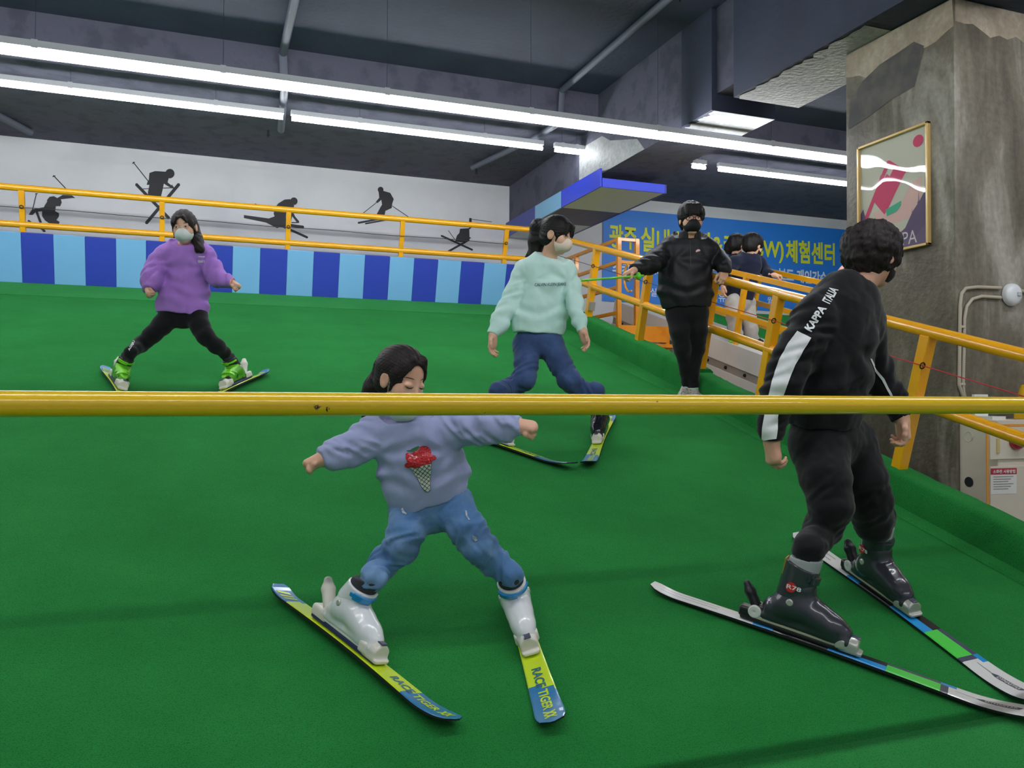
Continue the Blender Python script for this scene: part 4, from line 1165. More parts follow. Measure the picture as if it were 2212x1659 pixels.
    to = blob_obj(trousers, B.mesh(h, lambda p: legwr * (wrinkle(p, seed + 7, wl * .8) + .5 * wrinkle(p, seed + 9, wl * .35))), trouser_m, root)
    return dict(root=root, shirt=so, trousers=to, T=T, AL=AL, AR=AR, LL=LL, LR=LR, head=head, neck=neck, fwd=fwd)
def collar(fg, r, m, lift=0., thick=.008, name='collar', flat=.85):
    hd = fg['head']; ax = unit(hd.c - fg['neck']); n0 = fg['neck'] + ax * lift
    e1 = unit(np.cross(ax, fg['fwd'])); e2 = np.cross(e1, ax)
    e2 = e2 if e2 @ fg['fwd'] > 0 else -e2
    pts = [n0 + e1 * r * math.cos(t) + e2 * r * flat * math.sin(t) - ax * .35 * r * max(0, math.sin(t)) for t in np.linspace(0, 6.283, 29)[:-1]]
    return autosmooth(MB().tube(pts, thick, 8, closed=True).build(name, m, fg['shirt']), 60)
def cloth(name, c, c2, rough=.9, sc=7, sheen=.15, bump=(420, .25, .002), lo=.4, hi=.7):
    return mat(name, c, rough, spec=.2, var=(sc, c2, lo, hi), bump=bump, sheen=sheen)

M_LAV = cloth('lavender_sweat', (166, 174, 212), (156, 164, 204))
M_DENIM1 = cloth('washed_denim', (88, 128, 176), (126, 160, 200), sc=9, lo=.42, hi=.72, bump=(300, .35, .003))
M_PURP = cloth('purple_sweat', (170, 122, 206), (160, 112, 196))
M_MINT = cloth('mint_sweat', (206, 238, 230), (196, 231, 222))
M_DENIM2 = cloth('dark_denim', (52, 72, 112), (72, 94, 138), sc=8, bump=(300, .35, .003))
M_BLKCOT = cloth('black_cotton', (17, 17, 20), (24, 24, 28), .85)
M_BLKNYL = mat('black_nylon', (26, 27, 31), .52, spec=.35, bump=(90, .2, .004))
M_BLKPANT = cloth('black_pants', (19, 19, 22), (28, 28, 31), .8)
M_NAVY = cloth('navy_wool', (26, 31, 52), (34, 40, 62), .9)
M_GREYP = cloth('grey_sweatpants', (196, 192, 186), (180, 176, 170))
M_PRINTW = mat('white_print', (232, 234, 234), .6); M_PRINTD = mat('dark_print', (70, 74, 80), .6)
M_CREAM = cloth('cream_cotton', (224, 220, 196), (214, 210, 186))

# ---- two kinds of ski, three kinds of boot
LK, BK = 1.05, .475
SK_KID = ski_mesh(LK, BK, kid_colour, [M_LIME, M_SBLUE], .052, .037, .045, .035)
LM, BM_ = 1.29, .60
SK_MID = ski_mesh(LM, BM_, kid_colour, [M_LIME, M_SBLUE], .052, .036, .046, .05)
LB, BB = 1.46, .62
SK_BIG = ski_mesh(LB, BB, big_colour, [M_SWHITE, M_SGREEN, M_SSKY, M_SGREY, M_SBLK], .062, .039, .048, .05)
BIND_KID = binding_meshes(.235, 'kid'); BIND_MID = binding_meshes(.285, 'kid'); BIND_BIG = binding_meshes(.30, 'big')
def deco_kid(ski, sk, L, back):
    ski_text(ski, sk, 'RACE', .70, .80, L, back, -.017, .017, M_TEAL, .03)
    ski_text(ski, sk, 'TIGER', .812, .92, L, back, -.017, .017, M_LIME, .03)
    for o_ in (.94, .96):
        for sg in (-1, 1):
            ski_poly(ski, sk, 'chevron', [(o_ - .012, -.02 * sg), (o_ - .004, -.02 * sg), (o_ + .014, .02 * sg), (o_ + .006, .02 * sg)], L, back, M_LIME)
    for o_ in (.035, .06, .085):
        ski_poly(ski, sk, 'tail_stripe', [(o_, -.03), (o_ + .014, -.03), (o_ + .03, .02), (o_ + .016, .02)], L, back, M_LIME)
def deco_big(ski, sk, L, back):
    ski_poly(ski, sk, 'name_band', [(.845, -.002), (.862, -.010), (.935, -.010), (.945, .010), (.862, .010)], L, back, M_SGREY)
    ski_text(ski, sk, 'DYNASTAR', .866, .934, L, back, -.007, .007, M_SWHITE, .02)
    ski_poly(ski, sk, 'pin_line', [(.80, -.001), (.845, -.001), (.845, .001), (.80, .001)], L, back, M_SGREY)
    ski_poly(ski, sk, 'emblem', [(.957 + .008 * math.cos(t), .012 * math.sin(t)) for t in np.linspace(0, 6.283, 13)[:-1]], L, back, M_SGREEN)
    for y in (-.018, .012): ski_poly(ski, sk, 'tail_line', [(.03, y), (.2, y * .9), (.2, y * .9 + .003), (.03, y + .002)], L, back, M_SGREY)
BOOT_W = boot_meshes(.258 / .30, .19, mat('white_boot', (232, 234, 236), .22, coat=.5), mat('white_boot', (232, 234, 236)), mat('dark_liner', (52, 52, 58), .8), mat('white_boot', (1, 1, 1)), mat('sky_buckle', (40, 150, 220), .3, coat=.3), 1)
BOOT_G = boot_meshes(.235 / .30, .185, mat('green_boot', (92, 178, 36), .3, coat=.4, var=(16, (34, 40, 34), .56, .6)), mat('black_boot', (34, 36, 38), .3, coat=.4), mat('dark_liner', (52, 52, 58)), mat('black_boot', (1, 1, 1)), mat('green_buckle', (128, 224, 50), .35), 4)
BOOT_K = boot_meshes(.285 / .30, .255, mat('black_gloss_boot', (28, 29, 33), .18, coat=.6), mat('black_gloss_boot', (1, 1, 1)), mat('dark_liner', (52, 52, 58)), mat('black_gloss_boot', (1, 1, 1)), mat('black_gloss_boot', (1, 1, 1)), 2)
BOOT_C = boot_meshes(1.0, .28, mat('charcoal_boot', (54, 56, 64), .25, coat=.5), mat('charcoal_boot', (1, 1, 1)), mat('grey_liner', (168, 172, 172), .6), mat('ivory_sole', (190, 184, 160), .5), mat('charcoal_boot', (1, 1, 1)), 1, -.04)

def pair(tips, labels, group, sk, binds, L, back, Lb, kind, roll, deco):
    out = []
    mid = (PG(*tips[0][2]) + PG(*tips[1][2])) / 2
    for (tp, tl, ct), lb in zip(tips, labels):
        tip = PG(*tp) if len(tp) == 2 else tp; tail = PG(*tl) if len(tl) == 2 else tl; c = PG(*ct)
        o, M, zc, th = make_ski(lb, group, tip, tail, c, roll, mid - c, kind, L, sk, binds, Lb)
        deco(o, sk, L, back); out.append((o, M))
    return out

# ------------------------------------------------------------------ girl in lavender sweatshirt, closest to the front rail
pg = pair([((935, 1552), (592, 1278), (748, 1402)), ((1188, 1555), (1087, 1225), (1127, 1372))],
          ['lime and blue ski under the right boot of the girl in lavender', 'lime and blue ski under the left boot of the girl in lavender'],
          'lime junior skis', SK_KID, BIND_KID, LK, BK, .235, 'kid', .33, deco_kid)
GA, GB = pg[0][1], pg[1][1]
D = 3.02
hdG = Head(P(868, 820, 2.93), RT * .74 - FW * .62 - UP * .30, .212, tilt=.03)
sA, sB = .235 / .30, .235 / .30
def legpts(pts, M, Hc, r): return pts + [(mp(M, -.03, 0, Hc * .75), r), (mp(M, -.012, 0, Hc + .0), r)][::-1]
G = figure('girl in lavender sweatshirt with an ice cream print and ripped jeans, snowploughing', (PG(920, 1390) * .5 + PG(920, 1400) * .5), D, hdG, P(884, 900, 2.98), .040,
    [(884, 905, 40, -.04), (892, 932, 74, -.03), (902, 970, 80, -.02), (914, 1015, 81, 0), (926, 1050, 80, .02), (933, 1072, 70, .03)],
    [(815, 935, 37, -.04), (772, 962, 36, -.07), (735, 976, 33, -.1), (706, 987, 27, -.12), (694, 992, 19, -.13)],
    [(968, 925, 38, -.03), (1012, 925, 36, -.06), (1055, 924, 34, -.09), (1096, 922, 25, -.12), (1122, 920, 18, -.13)],
    [(886, 1095, 41, .02), (876, 1150, 37, -.04), (866, 1182, 35, -.06), (828, 1214, 29, -.03), (mp(GA, .02, 0, .222), .038), (mp(GA, .008, 0, .192), .036)],
    [(976, 1092, 43, .02), (1010, 1145, 38, -.03), (1032, 1178, 35, -.05), (1066, 1212, 29, -.0), (mp(GB, .02, 0, .222), .038), (mp(GB, .008, 0, .192), .036)],
    -FW * np.array([1, 1, 0]) + RT * .12, M_LAV, M_DENIM1,
    [('fist', UP * -.7 - FW * .2 + RT * .4, -FW + RT * .2 - UP * .2, .118, -RT + UP * -.35 - FW * .2), ('fist', -UP * .6 + FW * .3, -FW, .118, RT - UP * .1 - FW * .15)],
    h=.0056, flat=.66, wr=.011, wl=.12, seed=3, hem_r=.035, fold_arm=(.012, .05), fold_leg=(.012, .038), pelvis=(932, 1082, 70, .03), legwr=.004)
collar(G, .056, M_LAV, .006, .008)
make_boot(G['root'], BOOT_W, GA, 'white ski boot with blue buckle'); make_boot(G['root'], BOOT_W, GB, 'white ski boot with blue buckle')
hdG.face(G['root'], G['root'], closed=True)
B = Blob(); hdG.hair_shell(B, .05, .36, .265)
for sx in (-1, 1):
    hdG.cn(B, (sx * .12, .26, .42), (sx * .31, .12, .1), .06, .04); hdG.cn(B, (sx * .3, .15, .15), (sx * .315, .1, -.2), .035, .010)
hdG.cn(B, (.0, -.35, .25), (0, -.44, .05), .2, .16)
hdG.e(B, (0, .3, .44), (.012, .3, .03), .02, 's')
tail_ = [hdG.L(0, -.5, .12), P(810, 838, 3.02), P(798, 870, 3.03), P(800, 905, 3.04), P(788, 922, 3.04)]
B.chain(tail_, [.030, .036, .034, .026, .006], .03)
blob_obj('hair', B.mesh(.0045, hdG.strands(hdG.L(0, -.5, .1), hdG.f, 30, .0022)), M_HAIR2, G['root'])
autosmooth(MB().tube([hdG.L(.07 * math.cos(t), -.49, .12 + .075 * math.sin(t)) for t in np.linspace(0, 6.283, 15)[:-1]], .006, 8, closed=True).build('hair_tie', mat('pink_tie', (214, 120, 120), .6), G['root']))
hdG.mask(G['root'], M_MASKW, .2)
cx = lambda q: [(850 + x / 11.85, 930 + y / 11.85) for x, y in q]
coneP = [(440, 930), (960, 850), (945, 1200), (930, 1520), (900, 1560), (820, 1560), (770, 1500), (700, 1400), (620, 1230), (530, 1090)]
M_OUT = mat('print_outline', (38, 46, 56), .6); M_WAF = mat('print_cream', (222, 228, 216), .6)
M_SEQ = mat('red_sequins', (186, 18, 32), .25, metal=.3, coat=.5, var=(150, (240, 60, 70), .55, .7), bump=(160, 1.0, .006)); M_LEAF = mat('print_leaf', (46, 98, 62), .6)
cen = np.mean(coneP, 0)
ic = lay_px('ice_cream_cone_print', cx([tuple(cen + (np.array(p) - cen) * 1.05) for p in coneP]), [G['shirt']], M_OUT, G['shirt'], .0025)
lay_px('ice_cream_cone_print', cx(coneP), [G['shirt']], M_WAF, G['shirt'], .004)
def inpoly(p, poly):
    x, y = p; c = False
    for i in range(len(poly)):
        (x1, y1), (x2, y2) = poly[i], poly[i - 1]
        if (y1 > y) != (y2 > y) and x < (x2 - x1) * (y - y1) / (y2 - y1) + x1: c = not c
    return c
wv, wf = [], []
for dr, off in (((.82, .57), range(-8, 14)), ((.62, -.78), range(-4, 14))):
    nrm = (-dr[1], dr[0])
    for k in off:
        base = np.array([700, 1150]) + np.array(nrm) * (k - 4) * 82
        run = [base + np.array(dr) * t for t in np.arange(-700, 700, 20)]
        for p0, p1 in zip(run[:-1], run[1:]):
            if inpoly(p0, coneP) and inpoly(p1, coneP):
                n_ = np.array(nrm) * 6; i0 = len(wv); wv += cx([p0 - n_, p1 - n_, p1 + n_, p0 + n_]); wf.append((i0, i0 + 1, i0 + 2, i0 + 3))
lay('waffle_lines', wv, wf, px_ray, [BVH[G['shirt'].name]], .0055, M_OUT, G['shirt'])
lay_px('red_scoop_print', cx([(320,600),(370,575),(470,600),(510,560),(560,520),(640,510),(660,420),(760,380),(860,390),(930,450),(960,540),(965,620),(1050,650),(1085,700),(1070,740),(980,770),(960,830),(880,850),(800,870),(700,905),(640,940),(520,945),(450,930),(380,950),(310,925),(290,870),(330,830),(370,820),(320,720)]), [G['shirt']], M_SEQ, G['shirt'], .007)
lay_px('leaf_print', cx([(340,510),(430,500),(520,440),(640,390),(660,420),(620,490),(520,550),(440,555),(360,545)]), [G['shirt']], M_LEAF, G['shirt'], .008)
M_RIP = mat('frayed_threads', (150, 166, 180), .9, var=(160, (205, 205, 200), .4, .6))
for q in ([(867,1100),(870,1095),(873,1104),(879,1110),(876,1112),(869,1108)], [(1004,1102),(1008,1104),(1010,1115),(1016,1124),(1012,1123),(1006,1114)], [(1021,1156),(1029,1160),(1032,1167),(1027,1170),(1021,1165)]):
    lay_px('frayed_rip', q, [G['trousers']], M_RIP, G['trousers'], .003)
B = Blob(); B.chain([P(905, 1040, 3.03), P(893, 1066, 3.02)], [.085, .083], .02, (G['fwd'], .7)); B.cut(P(893, 1073, 3.02), -UP - RT * .3)
blob_obj('undershirt', B.mesh(.008), M_CREAM, G['root'])

# ------------------------------------------------------------------ girl in purple sweatshirt
tipL, tipR = PG(280.2, 882), PG(432.7, 876)
pp = pair([((280, 882), (223, 797), (262, 838)), ((433, 876), (584, 805), (508, 838))],
          ['lime and blue ski under the right boot of the girl in purple', 'lime and blue ski under the left boot of the girl in purple'],
          'lime junior skis', SK_KID, BIND_KID, LK, BK, .235, 'kid', .36, deco_kid)
PA, PB = pp[0][1], pp[1][1]
D = 5.85
hdP = Head(P(398, 491, 5.78), -FW + RT * .12 - UP * .16, .222, tilt=-.1)
PP = figure('girl in oversized purple sweatshirt and black leggings standing wide on skis', PG(385, 845), D, hdP, P(402, 527, 5.83), .042,
    [(402, 526, 17, 0), (401, 545, 40, 0), (403, 580, 41, .01), (400, 615, 43, .02), (396, 650, 50, .02), (394, 676, 49, .02)],
    [(357, 552, 22, 0), (339, 580, 23, -.02), (331, 602, 22, -.06), (325, 616, 17, -.08), (321, 625, 11, -.1)],
    [(443, 552, 21, 0), (458, 582, 20, -.01), (470, 600, 18, -.04), (490, 608, 13, -.08), (501, 612, 10, -.1)],
    [(371, 678, 24, .02), (349, 703, 20, -.03), (330, 722, 18, -.06), (305, 744, 16, -.03), (mp(PA, .02, 0, .218), .038), (mp(PA, .008, 0, .188), .036)],
    [(422, 680, 24, .02), (433, 706, 20, -.03), (443, 726, 18, -.06), (468, 748, 16, -.03), (mp(PB, .02, 0, .218), .038), (mp(PB, .008, 0, .188), .036)],
    -FW * np.array([1, 1, 0]) + RT * .08, M_PURP, M_BLKCOT,
    [('fist', RT * .6 - FW * .2 + UP * -.4, -FW + RT * .3, .13, -UP * .7 - FW * .5 + RT * .25), ('fist', -UP - FW * .2, -FW - UP * .1, .13, RT - UP * .45 - FW * .2)],
    h=.0068, flat=.62, wr=.015, wl=.17, seed=11, hem_r=.055, fold_arm=(.016, .09), fold_leg=(.004, .08), trousers='leggings', legwr=.002, pelvis=(396, 672, 38, .02))
collar(PP, .062, M_PURP, .0, .009)
for M_ in (PA, PB): make_boot(PP['root'], BOOT_G, M_, 'green and black ski boot')
hdP.face(PP['root'], PP['root'], mouth=False)
B = Blob(); hdP.hair_shell(B, .045, .31, .235, True)
for sx in (-1, 1): hdP.cn(B, (sx * .27, .2, .15), (sx * .31, .12, -.3), .05, .012)
hdP.cn(B, (-.1, .38, .3), (-.2, .36, .1), .05, .01); hdP.cn(B, (.08, .39, .3), (.2, .36, .1), .05, .01)
B.chain([hdP.L(-.18, -.4, 0), P(428, 522, 5.8), P(432, 536, 5.76), P(440, 545, 5.74)], [.04, .032, .026, .006], .03)
B.chain([P(428, 510, 5.82), P(430, 535, 5.76), P(424, 543, 5.75)], [.028, .018, .005], .02)
blob_obj('hair', B.mesh(.006, hdP.strands(hdP.L(0, -.45, .0), hdP.f, 24, .003)), M_HAIR2, PP['root'])
hdP.mask(PP['root'], M_MASKW)
text_px('lettering', 'READY', (428, 567), (443, 567.5), (0, -5), [PP['shirt']], M_PRINTW, PP['shirt'], .03)
lay_px('print_line', [(429, 553.5), (443, 554), (443, 555.5), (429, 555)], [PP['shirt']], M_PRINTW, PP['shirt'])
text_px('lettering', 'AGSJU', (281, 759), (293, 738), (-5, -3), [PP['trousers']], M_PRINTW, PP['trousers'], .03)
autosmooth(MB().tube([PP['AR'][-1][0] + .034 * (UP * math.cos(t) + FW * math.sin(t)) + RT * .01 for t in np.linspace(0, 6.283, 17)[:-1]], .005, 6, closed=True).build('bracelet', mat('coral_bracelet', (214, 130, 110), .5), PP['root']))

# ------------------------------------------------------------------ girl in mint sweatshirt
pm_ = pair([((1232, 1017), (898, 907), (1083, 944)), ((1268, 1017), (1318, 905), (1287, 948))],
           ['lime and blue ski under the right boot of the girl in mint', 'lime and blue ski under the left boot of the girl in mint'],
           'lime junior skis', SK_MID, BIND_MID, LM, BM_, .285, 'kid', .22, deco_kid)
MA, MB2 = pm_[0][1], pm_[1][1]
D = 5.6
hdM = Head(P(1204, 509, 5.5), RT * .86 - FW * .48 - UP * .22, .238, tilt=.0)
MM = figure('girl in mint green sweatshirt and dark jeans with a ponytail, skiing beside the rail', PG(1190, 945), D, hdM, P(1186, 556, 5.56), .05,
    [(1186, 556, 20, -.03), (1184, 575, 40, -.03), (1182, 610, 45, -.02), (1174, 655, 48, 0), (1165, 695, 55, .02), (1164, 719, 51, .02)],
    [(1137, 584, 24, 0), (1118, 625, 23, .0), (1098, 662, 21, -.03), (1078, 700, 17, -.08), (1066, 722, 11, -.1)],
    [(1222, 582, 20, -.03), (1234, 622, 20, -.02), (1242, 655, 18, -.05), (1251, 693, 14, -.1), (1258, 714, 10, -.12)],
    [(1136, 745, 27, .02), (1137, 785, 25, -.04), (1133, 818, 24, -.08), (1104, 838, 21, .0), (mp(MA, .018, 0, .295), .052), (mp(MA, .006, 0, .26), .048)],
    [(1189, 745, 28, .02), (1210, 785, 25, -.04), (1229, 820, 24, -.08), (1250, 842, 21, -.03), (mp(MB2, .018, 0, .295), .052), (mp(MB2, .006, 0, .26), .048)],
    -FW * np.array([1, 1, 0]) + RT * .35, M_MINT, M_DENIM2,
    [('relaxed', RT * .6 - FW * .3, -FW - RT * .1, .165, -UP + -RT * .15), ('relaxed', -RT * .5 - FW * .2, -FW + RT * .2, .16, -UP + RT * .35 - FW * .2)],
    h=.0068, flat=.6, wr=.011, wl=.17, seed=21, hem_r=.05, fold_arm=(.009, .09), fold_leg=(.012, .055), trousers='jeans', pelvis=(1163, 730, 45, .02), legwr=.003)
collar(MM, .066, M_MINT, .0, .009)
for M_ in (MA, MB2): make_boot(MM['root'], BOOT_K, M_, 'glossy black ski boot')
hdM.face(MM['root'], MM['root'], mouth=False)
B = Blob(); hdM.hair_shell(B, .05, .24, .225, True)
for sx in (-1, 1): hdM.cn(B, (sx * .15, .34, .3), (sx * .2, .37, .0), .075, .02); hdM.cn(B, (sx * .27, .2, .12), (sx * .31, .14, -.2), .045, .01)
hdM.cn(B, (0, .36, .32), (0, .42, .02), .08, .02)
B.chain([hdM.L(0, -.48, .2), P(1164, 492, 5.58), P(1160, 520, 5.6), P(1156, 545, 5.6), P(1146, 556, 5.6)], [.045, .055, .055, .04, .008], .03)
B.chain([P(1162, 520, 5.62), P(1148, 545, 5.63), P(1134, 555, 5.63)], [.03, .018, .004], .02)
blob_obj('hair', B.mesh(.006, hdM.strands(hdM.L(0, -.48, .2), hdM.f, 26, .003)), M_HAIR, MM['root'])
hdM.mask(MM['root'], M_MASKC)
text_px('lettering', 'CALVIN KLEIN JEANS', (1155, 620.5), (1223, 618.5), (0, -8.5), [MM['shirt']], M_PRINTD, MM['shirt'], .004, .004)

# ------------------------------------------------------------------ boy in black, turning his head away
pb_ = pair([((2268, 1578), (1388, 1268), (1730, 1378)), ((2262, 1552), (1716, 1158), (1905, 1290))],
           ['white ski with green and blue sections nearer the front rail, under the boy in black', 'white ski with green and blue sections nearer the curb, under the boy in black'],
           'white adult skis', SK_BIG, BIND_BIG, LB, BB, .30, 'big', .14, deco_big)
BA, BBm = pb_[0][1], pb_[1][1]
D = 3.45
hdB = Head(P(1888, 556, 3.5), RT * .84 + FW * .52 - UP * .12, .235, tilt=.0)
BO = figure('boy in black sweatshirt with white sleeve stripe and black trousers, skiing with head turned away', PG(1800, 1360), D, hdB, P(1848, 628, 3.46), .055,
    [(1846, 634, 46, 0), (1828, 668, 88, 0), (1808, 730, 98, 0), (1796, 800, 100, 0), (1782, 866, 100, .02), (1778, 912, 92, .03)],
    [(1762, 690, 50, -.10), (1730, 745, 46, -.14), (1702, 805, 42, -.16), (1676, 870, 36, -.17), (1666, 930, 24, -.18), (1666, 948, 22, -.18)],
    [(1862, 700, 44, .06), (1878, 760, 36, .10), (1898, 815, 33, .12), (1930, 868, 27, .10), (1948, 900, 20, .08)],
    [(1768, 960, 60, -.02), (1783, 1030, 52, -.10), (1796, 1090, 44, -.15), (1778, 1142, 37, -.08), (mp(BA, -.036, 0, .335), .055), (mp(BA, -.044, 0, .287), .052)],
    [(1830, 960, 58, .08), (1862, 1030, 50, .06), (1882, 1085, 42, .05), (1886, 1130, 38, .1), (mp(BBm, -.036, 0, .335), .055), (mp(BBm, -.044, 0, .287), .052)],
    RT * .75 - FW * np.array([1, 1, 0]) * .55, M_BLKCOT, M_BLKPANT,
    [('half', RT * .6 + FW * .2, RT * .5 + FW * .8, .165, -UP + RT * .08), ('half', -RT * .8 - UP * .1, -FW * .8 - UP * .2, .165, -UP * .8 + RT * .12)],
    h=.0065, flat=.74, wr=.011, wl=.14, seed=31, hem_r=None, fold_arm=(.012, .07), fold_leg=(.007, .06), pelvis=(1786, 935, 90, .03), legwr=.004)
collar(BO, .068, M_BLKCOT, .002, .008)
for M_ in (BA, BBm):
    bt = make_boot(BO['root'], BOOT_C, M_, 'charcoal ski boot with grey liner')
    bt_m = MB().lathe((-.062, -.0625, .175), (0, -1, 0), [(.0195, 0), (.0195, .004)], 18).mesh('round_badge', mat('red_badge', (206, 40, 46), .4))
    child_mesh('round_badge', bt_m, bt)
    v, f = text2d('R78', .02); child_mesh('lettering', mesh_of('lettering', [(-.078 + a * .055, -.0675, .168 + c_ * .017) for a, c_ in v], f, M_PRINTW), bt)
    gs = MB().bbox((-.106, 0, .238), (.006, .03, .035), .005); child_mesh('gold_spoiler', gs.mesh('gold_spoiler', mat('gold_plate', (176, 134, 60), .35, metal=.5)), bt)
hdB.face(BO['root'], BO['root'], mouth=False)
hdB.glasses(BO['root'], M_DARKMETAL); hdB.mask(BO['root'], M_MASKB)
B = Blob(); hdB.hair_shell(B, .10, .26, .24, True)
hdB.e(B, (0, -.12, .16), (.43, .5, .44), .1); hdB.e(B, (0, -.3, -.02), (.37, .28, .26), .1)
hdB.e(B, (0, .45, -.22), (.26, .36, .44), .03, 's')
for sx in (-1, 1): hdB.e(B, (sx * .42, .1, -.19), (.14, .16, .16), .03, 's')
for x in (-.2, -.07, .07, .2): hdB.cn(B, (x, .3, .4), (x * 1.2, .44, .1), .09, .025)
blob_obj('hair', B.mesh(.006, [hdB.strands(hdB.L(0, -.1, .55), hdB.u, 18, .004), lambda p: .012 * wrinkle(p, 5, .07), lambda p: .006 * wrinkle(p, 6, .03)]), M_HAIR2, BO['root'])
c6 = lambda q: [(1560 + x / 3.017, 460 + y / 3.017) for x, y in q]
lay_px('white_stripe', c6([(490,770),(580,815),(545,870),(475,990),(432,1100),(395,1200),(380,1262),(362,1330),(362,1400),(352,1472),(258,1484),(262,1400),(280,1300),(300,1200),(330,1080),(370,960),(430,850)]), [BO['shirt']], M_PRINTW, BO['shirt'], .004)
lay_px('white_piping', c6([(962,950),(972,950),(1005,1020),(1055,1080),(1085,1140),(1118,1205),(1150,1260),(1200,1318),(1190,1322),(1140,1270),(1102,1205),(1070,1145),(1040,1090),(995,1030)]), [BO['shirt']], M_PRINTW, BO['shirt'], .004)
text_px('lettering', 'KAPPA', (1752, 718), (1786, 667), (-15, -9), [BO['shirt']], M_PRINTW, BO['shirt'], .04, .005)
text_px('lettering', 'ITALIA', (1792, 658), (1811, 627), (-17, -8), [BO['shirt']], M_PRINTW, BO['shirt'], .03, .005)

# ------------------------------------------------------------------ instructor in black jacket leaning on the rail
D = 6.9
DR = DEP(PX(1562, 597, 3.99))
hdT = Head(P(1493, 474, 6.82), -FW + RT * .03 - UP * .06, .252)
TT = figure('instructor in black jacket, black mask and glasses leaning on the yellow rail', PG(1490, 861), D, hdT, P(1490, 515, 6.86), .055,
    [(1489, 516, 22, 0), (1488, 534, 46, 0), (1484, 570, 52, 0), (1481, 605, 53, 0), (1482, 640, 54, .02), (1483, 664, 44, .02)],
    [(1448, 538, 22, 0), (1424, 556, 22, -.05), (1406, 570, 21, -.12), (1386, 578, 17, -.2), (1371, 584, 12, -.26)],
    [(1528, 540, 22, .0), (1546, 556, 20, .04), (1560, 570, 18, (DR - D) * .6), (1565, 581, 14, DR - D - .03), (1564, 588, 12, DR - D - .03)],
    [(1463, 675, 24, .02), (1468, 715, 21, -.02), (1474, 752, 18, .0), (1482, 800, 13, .08), (PG(1484, 834, .11), .042)],
    [(1505, 675, 24, .02), (1507, 715, 21, .0), (1504, 752, 18, .05), (1497, 800, 13, .06), (PG(1499, 838, .11), .042)],
    -FW * np.array([1, 1, 0]) + RT * .05, M_BLKNYL, M_BLKPANT,
    [('grip', RT * .4 - UP * .5, UP * .6 - FW * .5, .175, -RT * .8 - UP * .35 - FW * .2), ('grip', -UP * .7 - RT * .3, -RT * .6 - FW * .6, .175, -UP * .5 - FW * .5 - RT * .15)],
    h=.008, flat=.62, wr=.012, wl=.2, seed=41, fold_arm=(.012, .11), fold_leg=(.004, .1), shirt='jacket', legwr=.003, pelvis=(1484, 668, 41, .02), hem_r=.06)
hdT.face(TT['root'], TT['root'], mouth=False); hdT.glasses(TT['root'], M_DARKMETAL, .12, .09); hdT.mask(TT['root'], M_MASKB)
ax_ = unit(hdT.c - TT['neck'])
B = Blob(); e1 = RT; e2 = -FW
for t in np.linspace(0.55, 2 * math.pi - .55, 22):
    a = t + math.pi / 2 + math.pi
    p = TT['neck'] + ax_ * (-.01) + e1 * .075 * math.cos(a + math.pi) * 1.0 + e2 * .065 * math.sin(a + math.pi)
    B.cone(p, p + ax_ * .055, .016, .012, .02)
blob_obj('stand_collar', B.mesh(.006), M_BLKNYL, TT['shirt'])
lay_px('chest_logo', [(1503, 541.5), (1507, 538.5), (1511, 539), (1513, 542), (1508, 543.5), (1503, 545)], [TT['shirt']], mat('pink_logo', (232, 196, 192), .6), TT['shirt'], .004)
M_SEAM = mat('jacket_seam', (52, 53, 58), .6)
for q in ([(1511, 555), (1540, 547), (1540, 548), (1511, 556.2)], [(1490, 520), (1491.5, 520), (1493, 578), (1491, 578)], [(1441, 598.5), (1447, 598.8), (1447, 600), (1441, 599.7)]):
    lay_px('jacket_seam', q, [TT['shirt']], M_SEAM, TT['shirt'], .004)
B = Blob(); hdT.hair_shell(B, .075, .2, .24, True)
hdT.e(B, (0, -.07, .2), (.40, .46, .40), .08); hdT.e(B, (0, .45, -.30), (.25, .3, .44), .02, 's')
for x in (-.22, -.11, 0, .11, .22): hdT.cn(B, (x * .9, .3, .38), (x * 1.15, .42, .12), .085, .03)
for sx in (-1, 1): hdT.cn(B, (sx * .3, .15, .3), (sx * .36, .1, .02), .06, .025)
blob_obj('hair', B.mesh(.006, [hdT.strands(hdT.L(0, -.1, .5), hdT.u, 20, .0035), lambda p: .003 * wrinkle(p, 8, .04)]), M_HAIR, TT['root'])
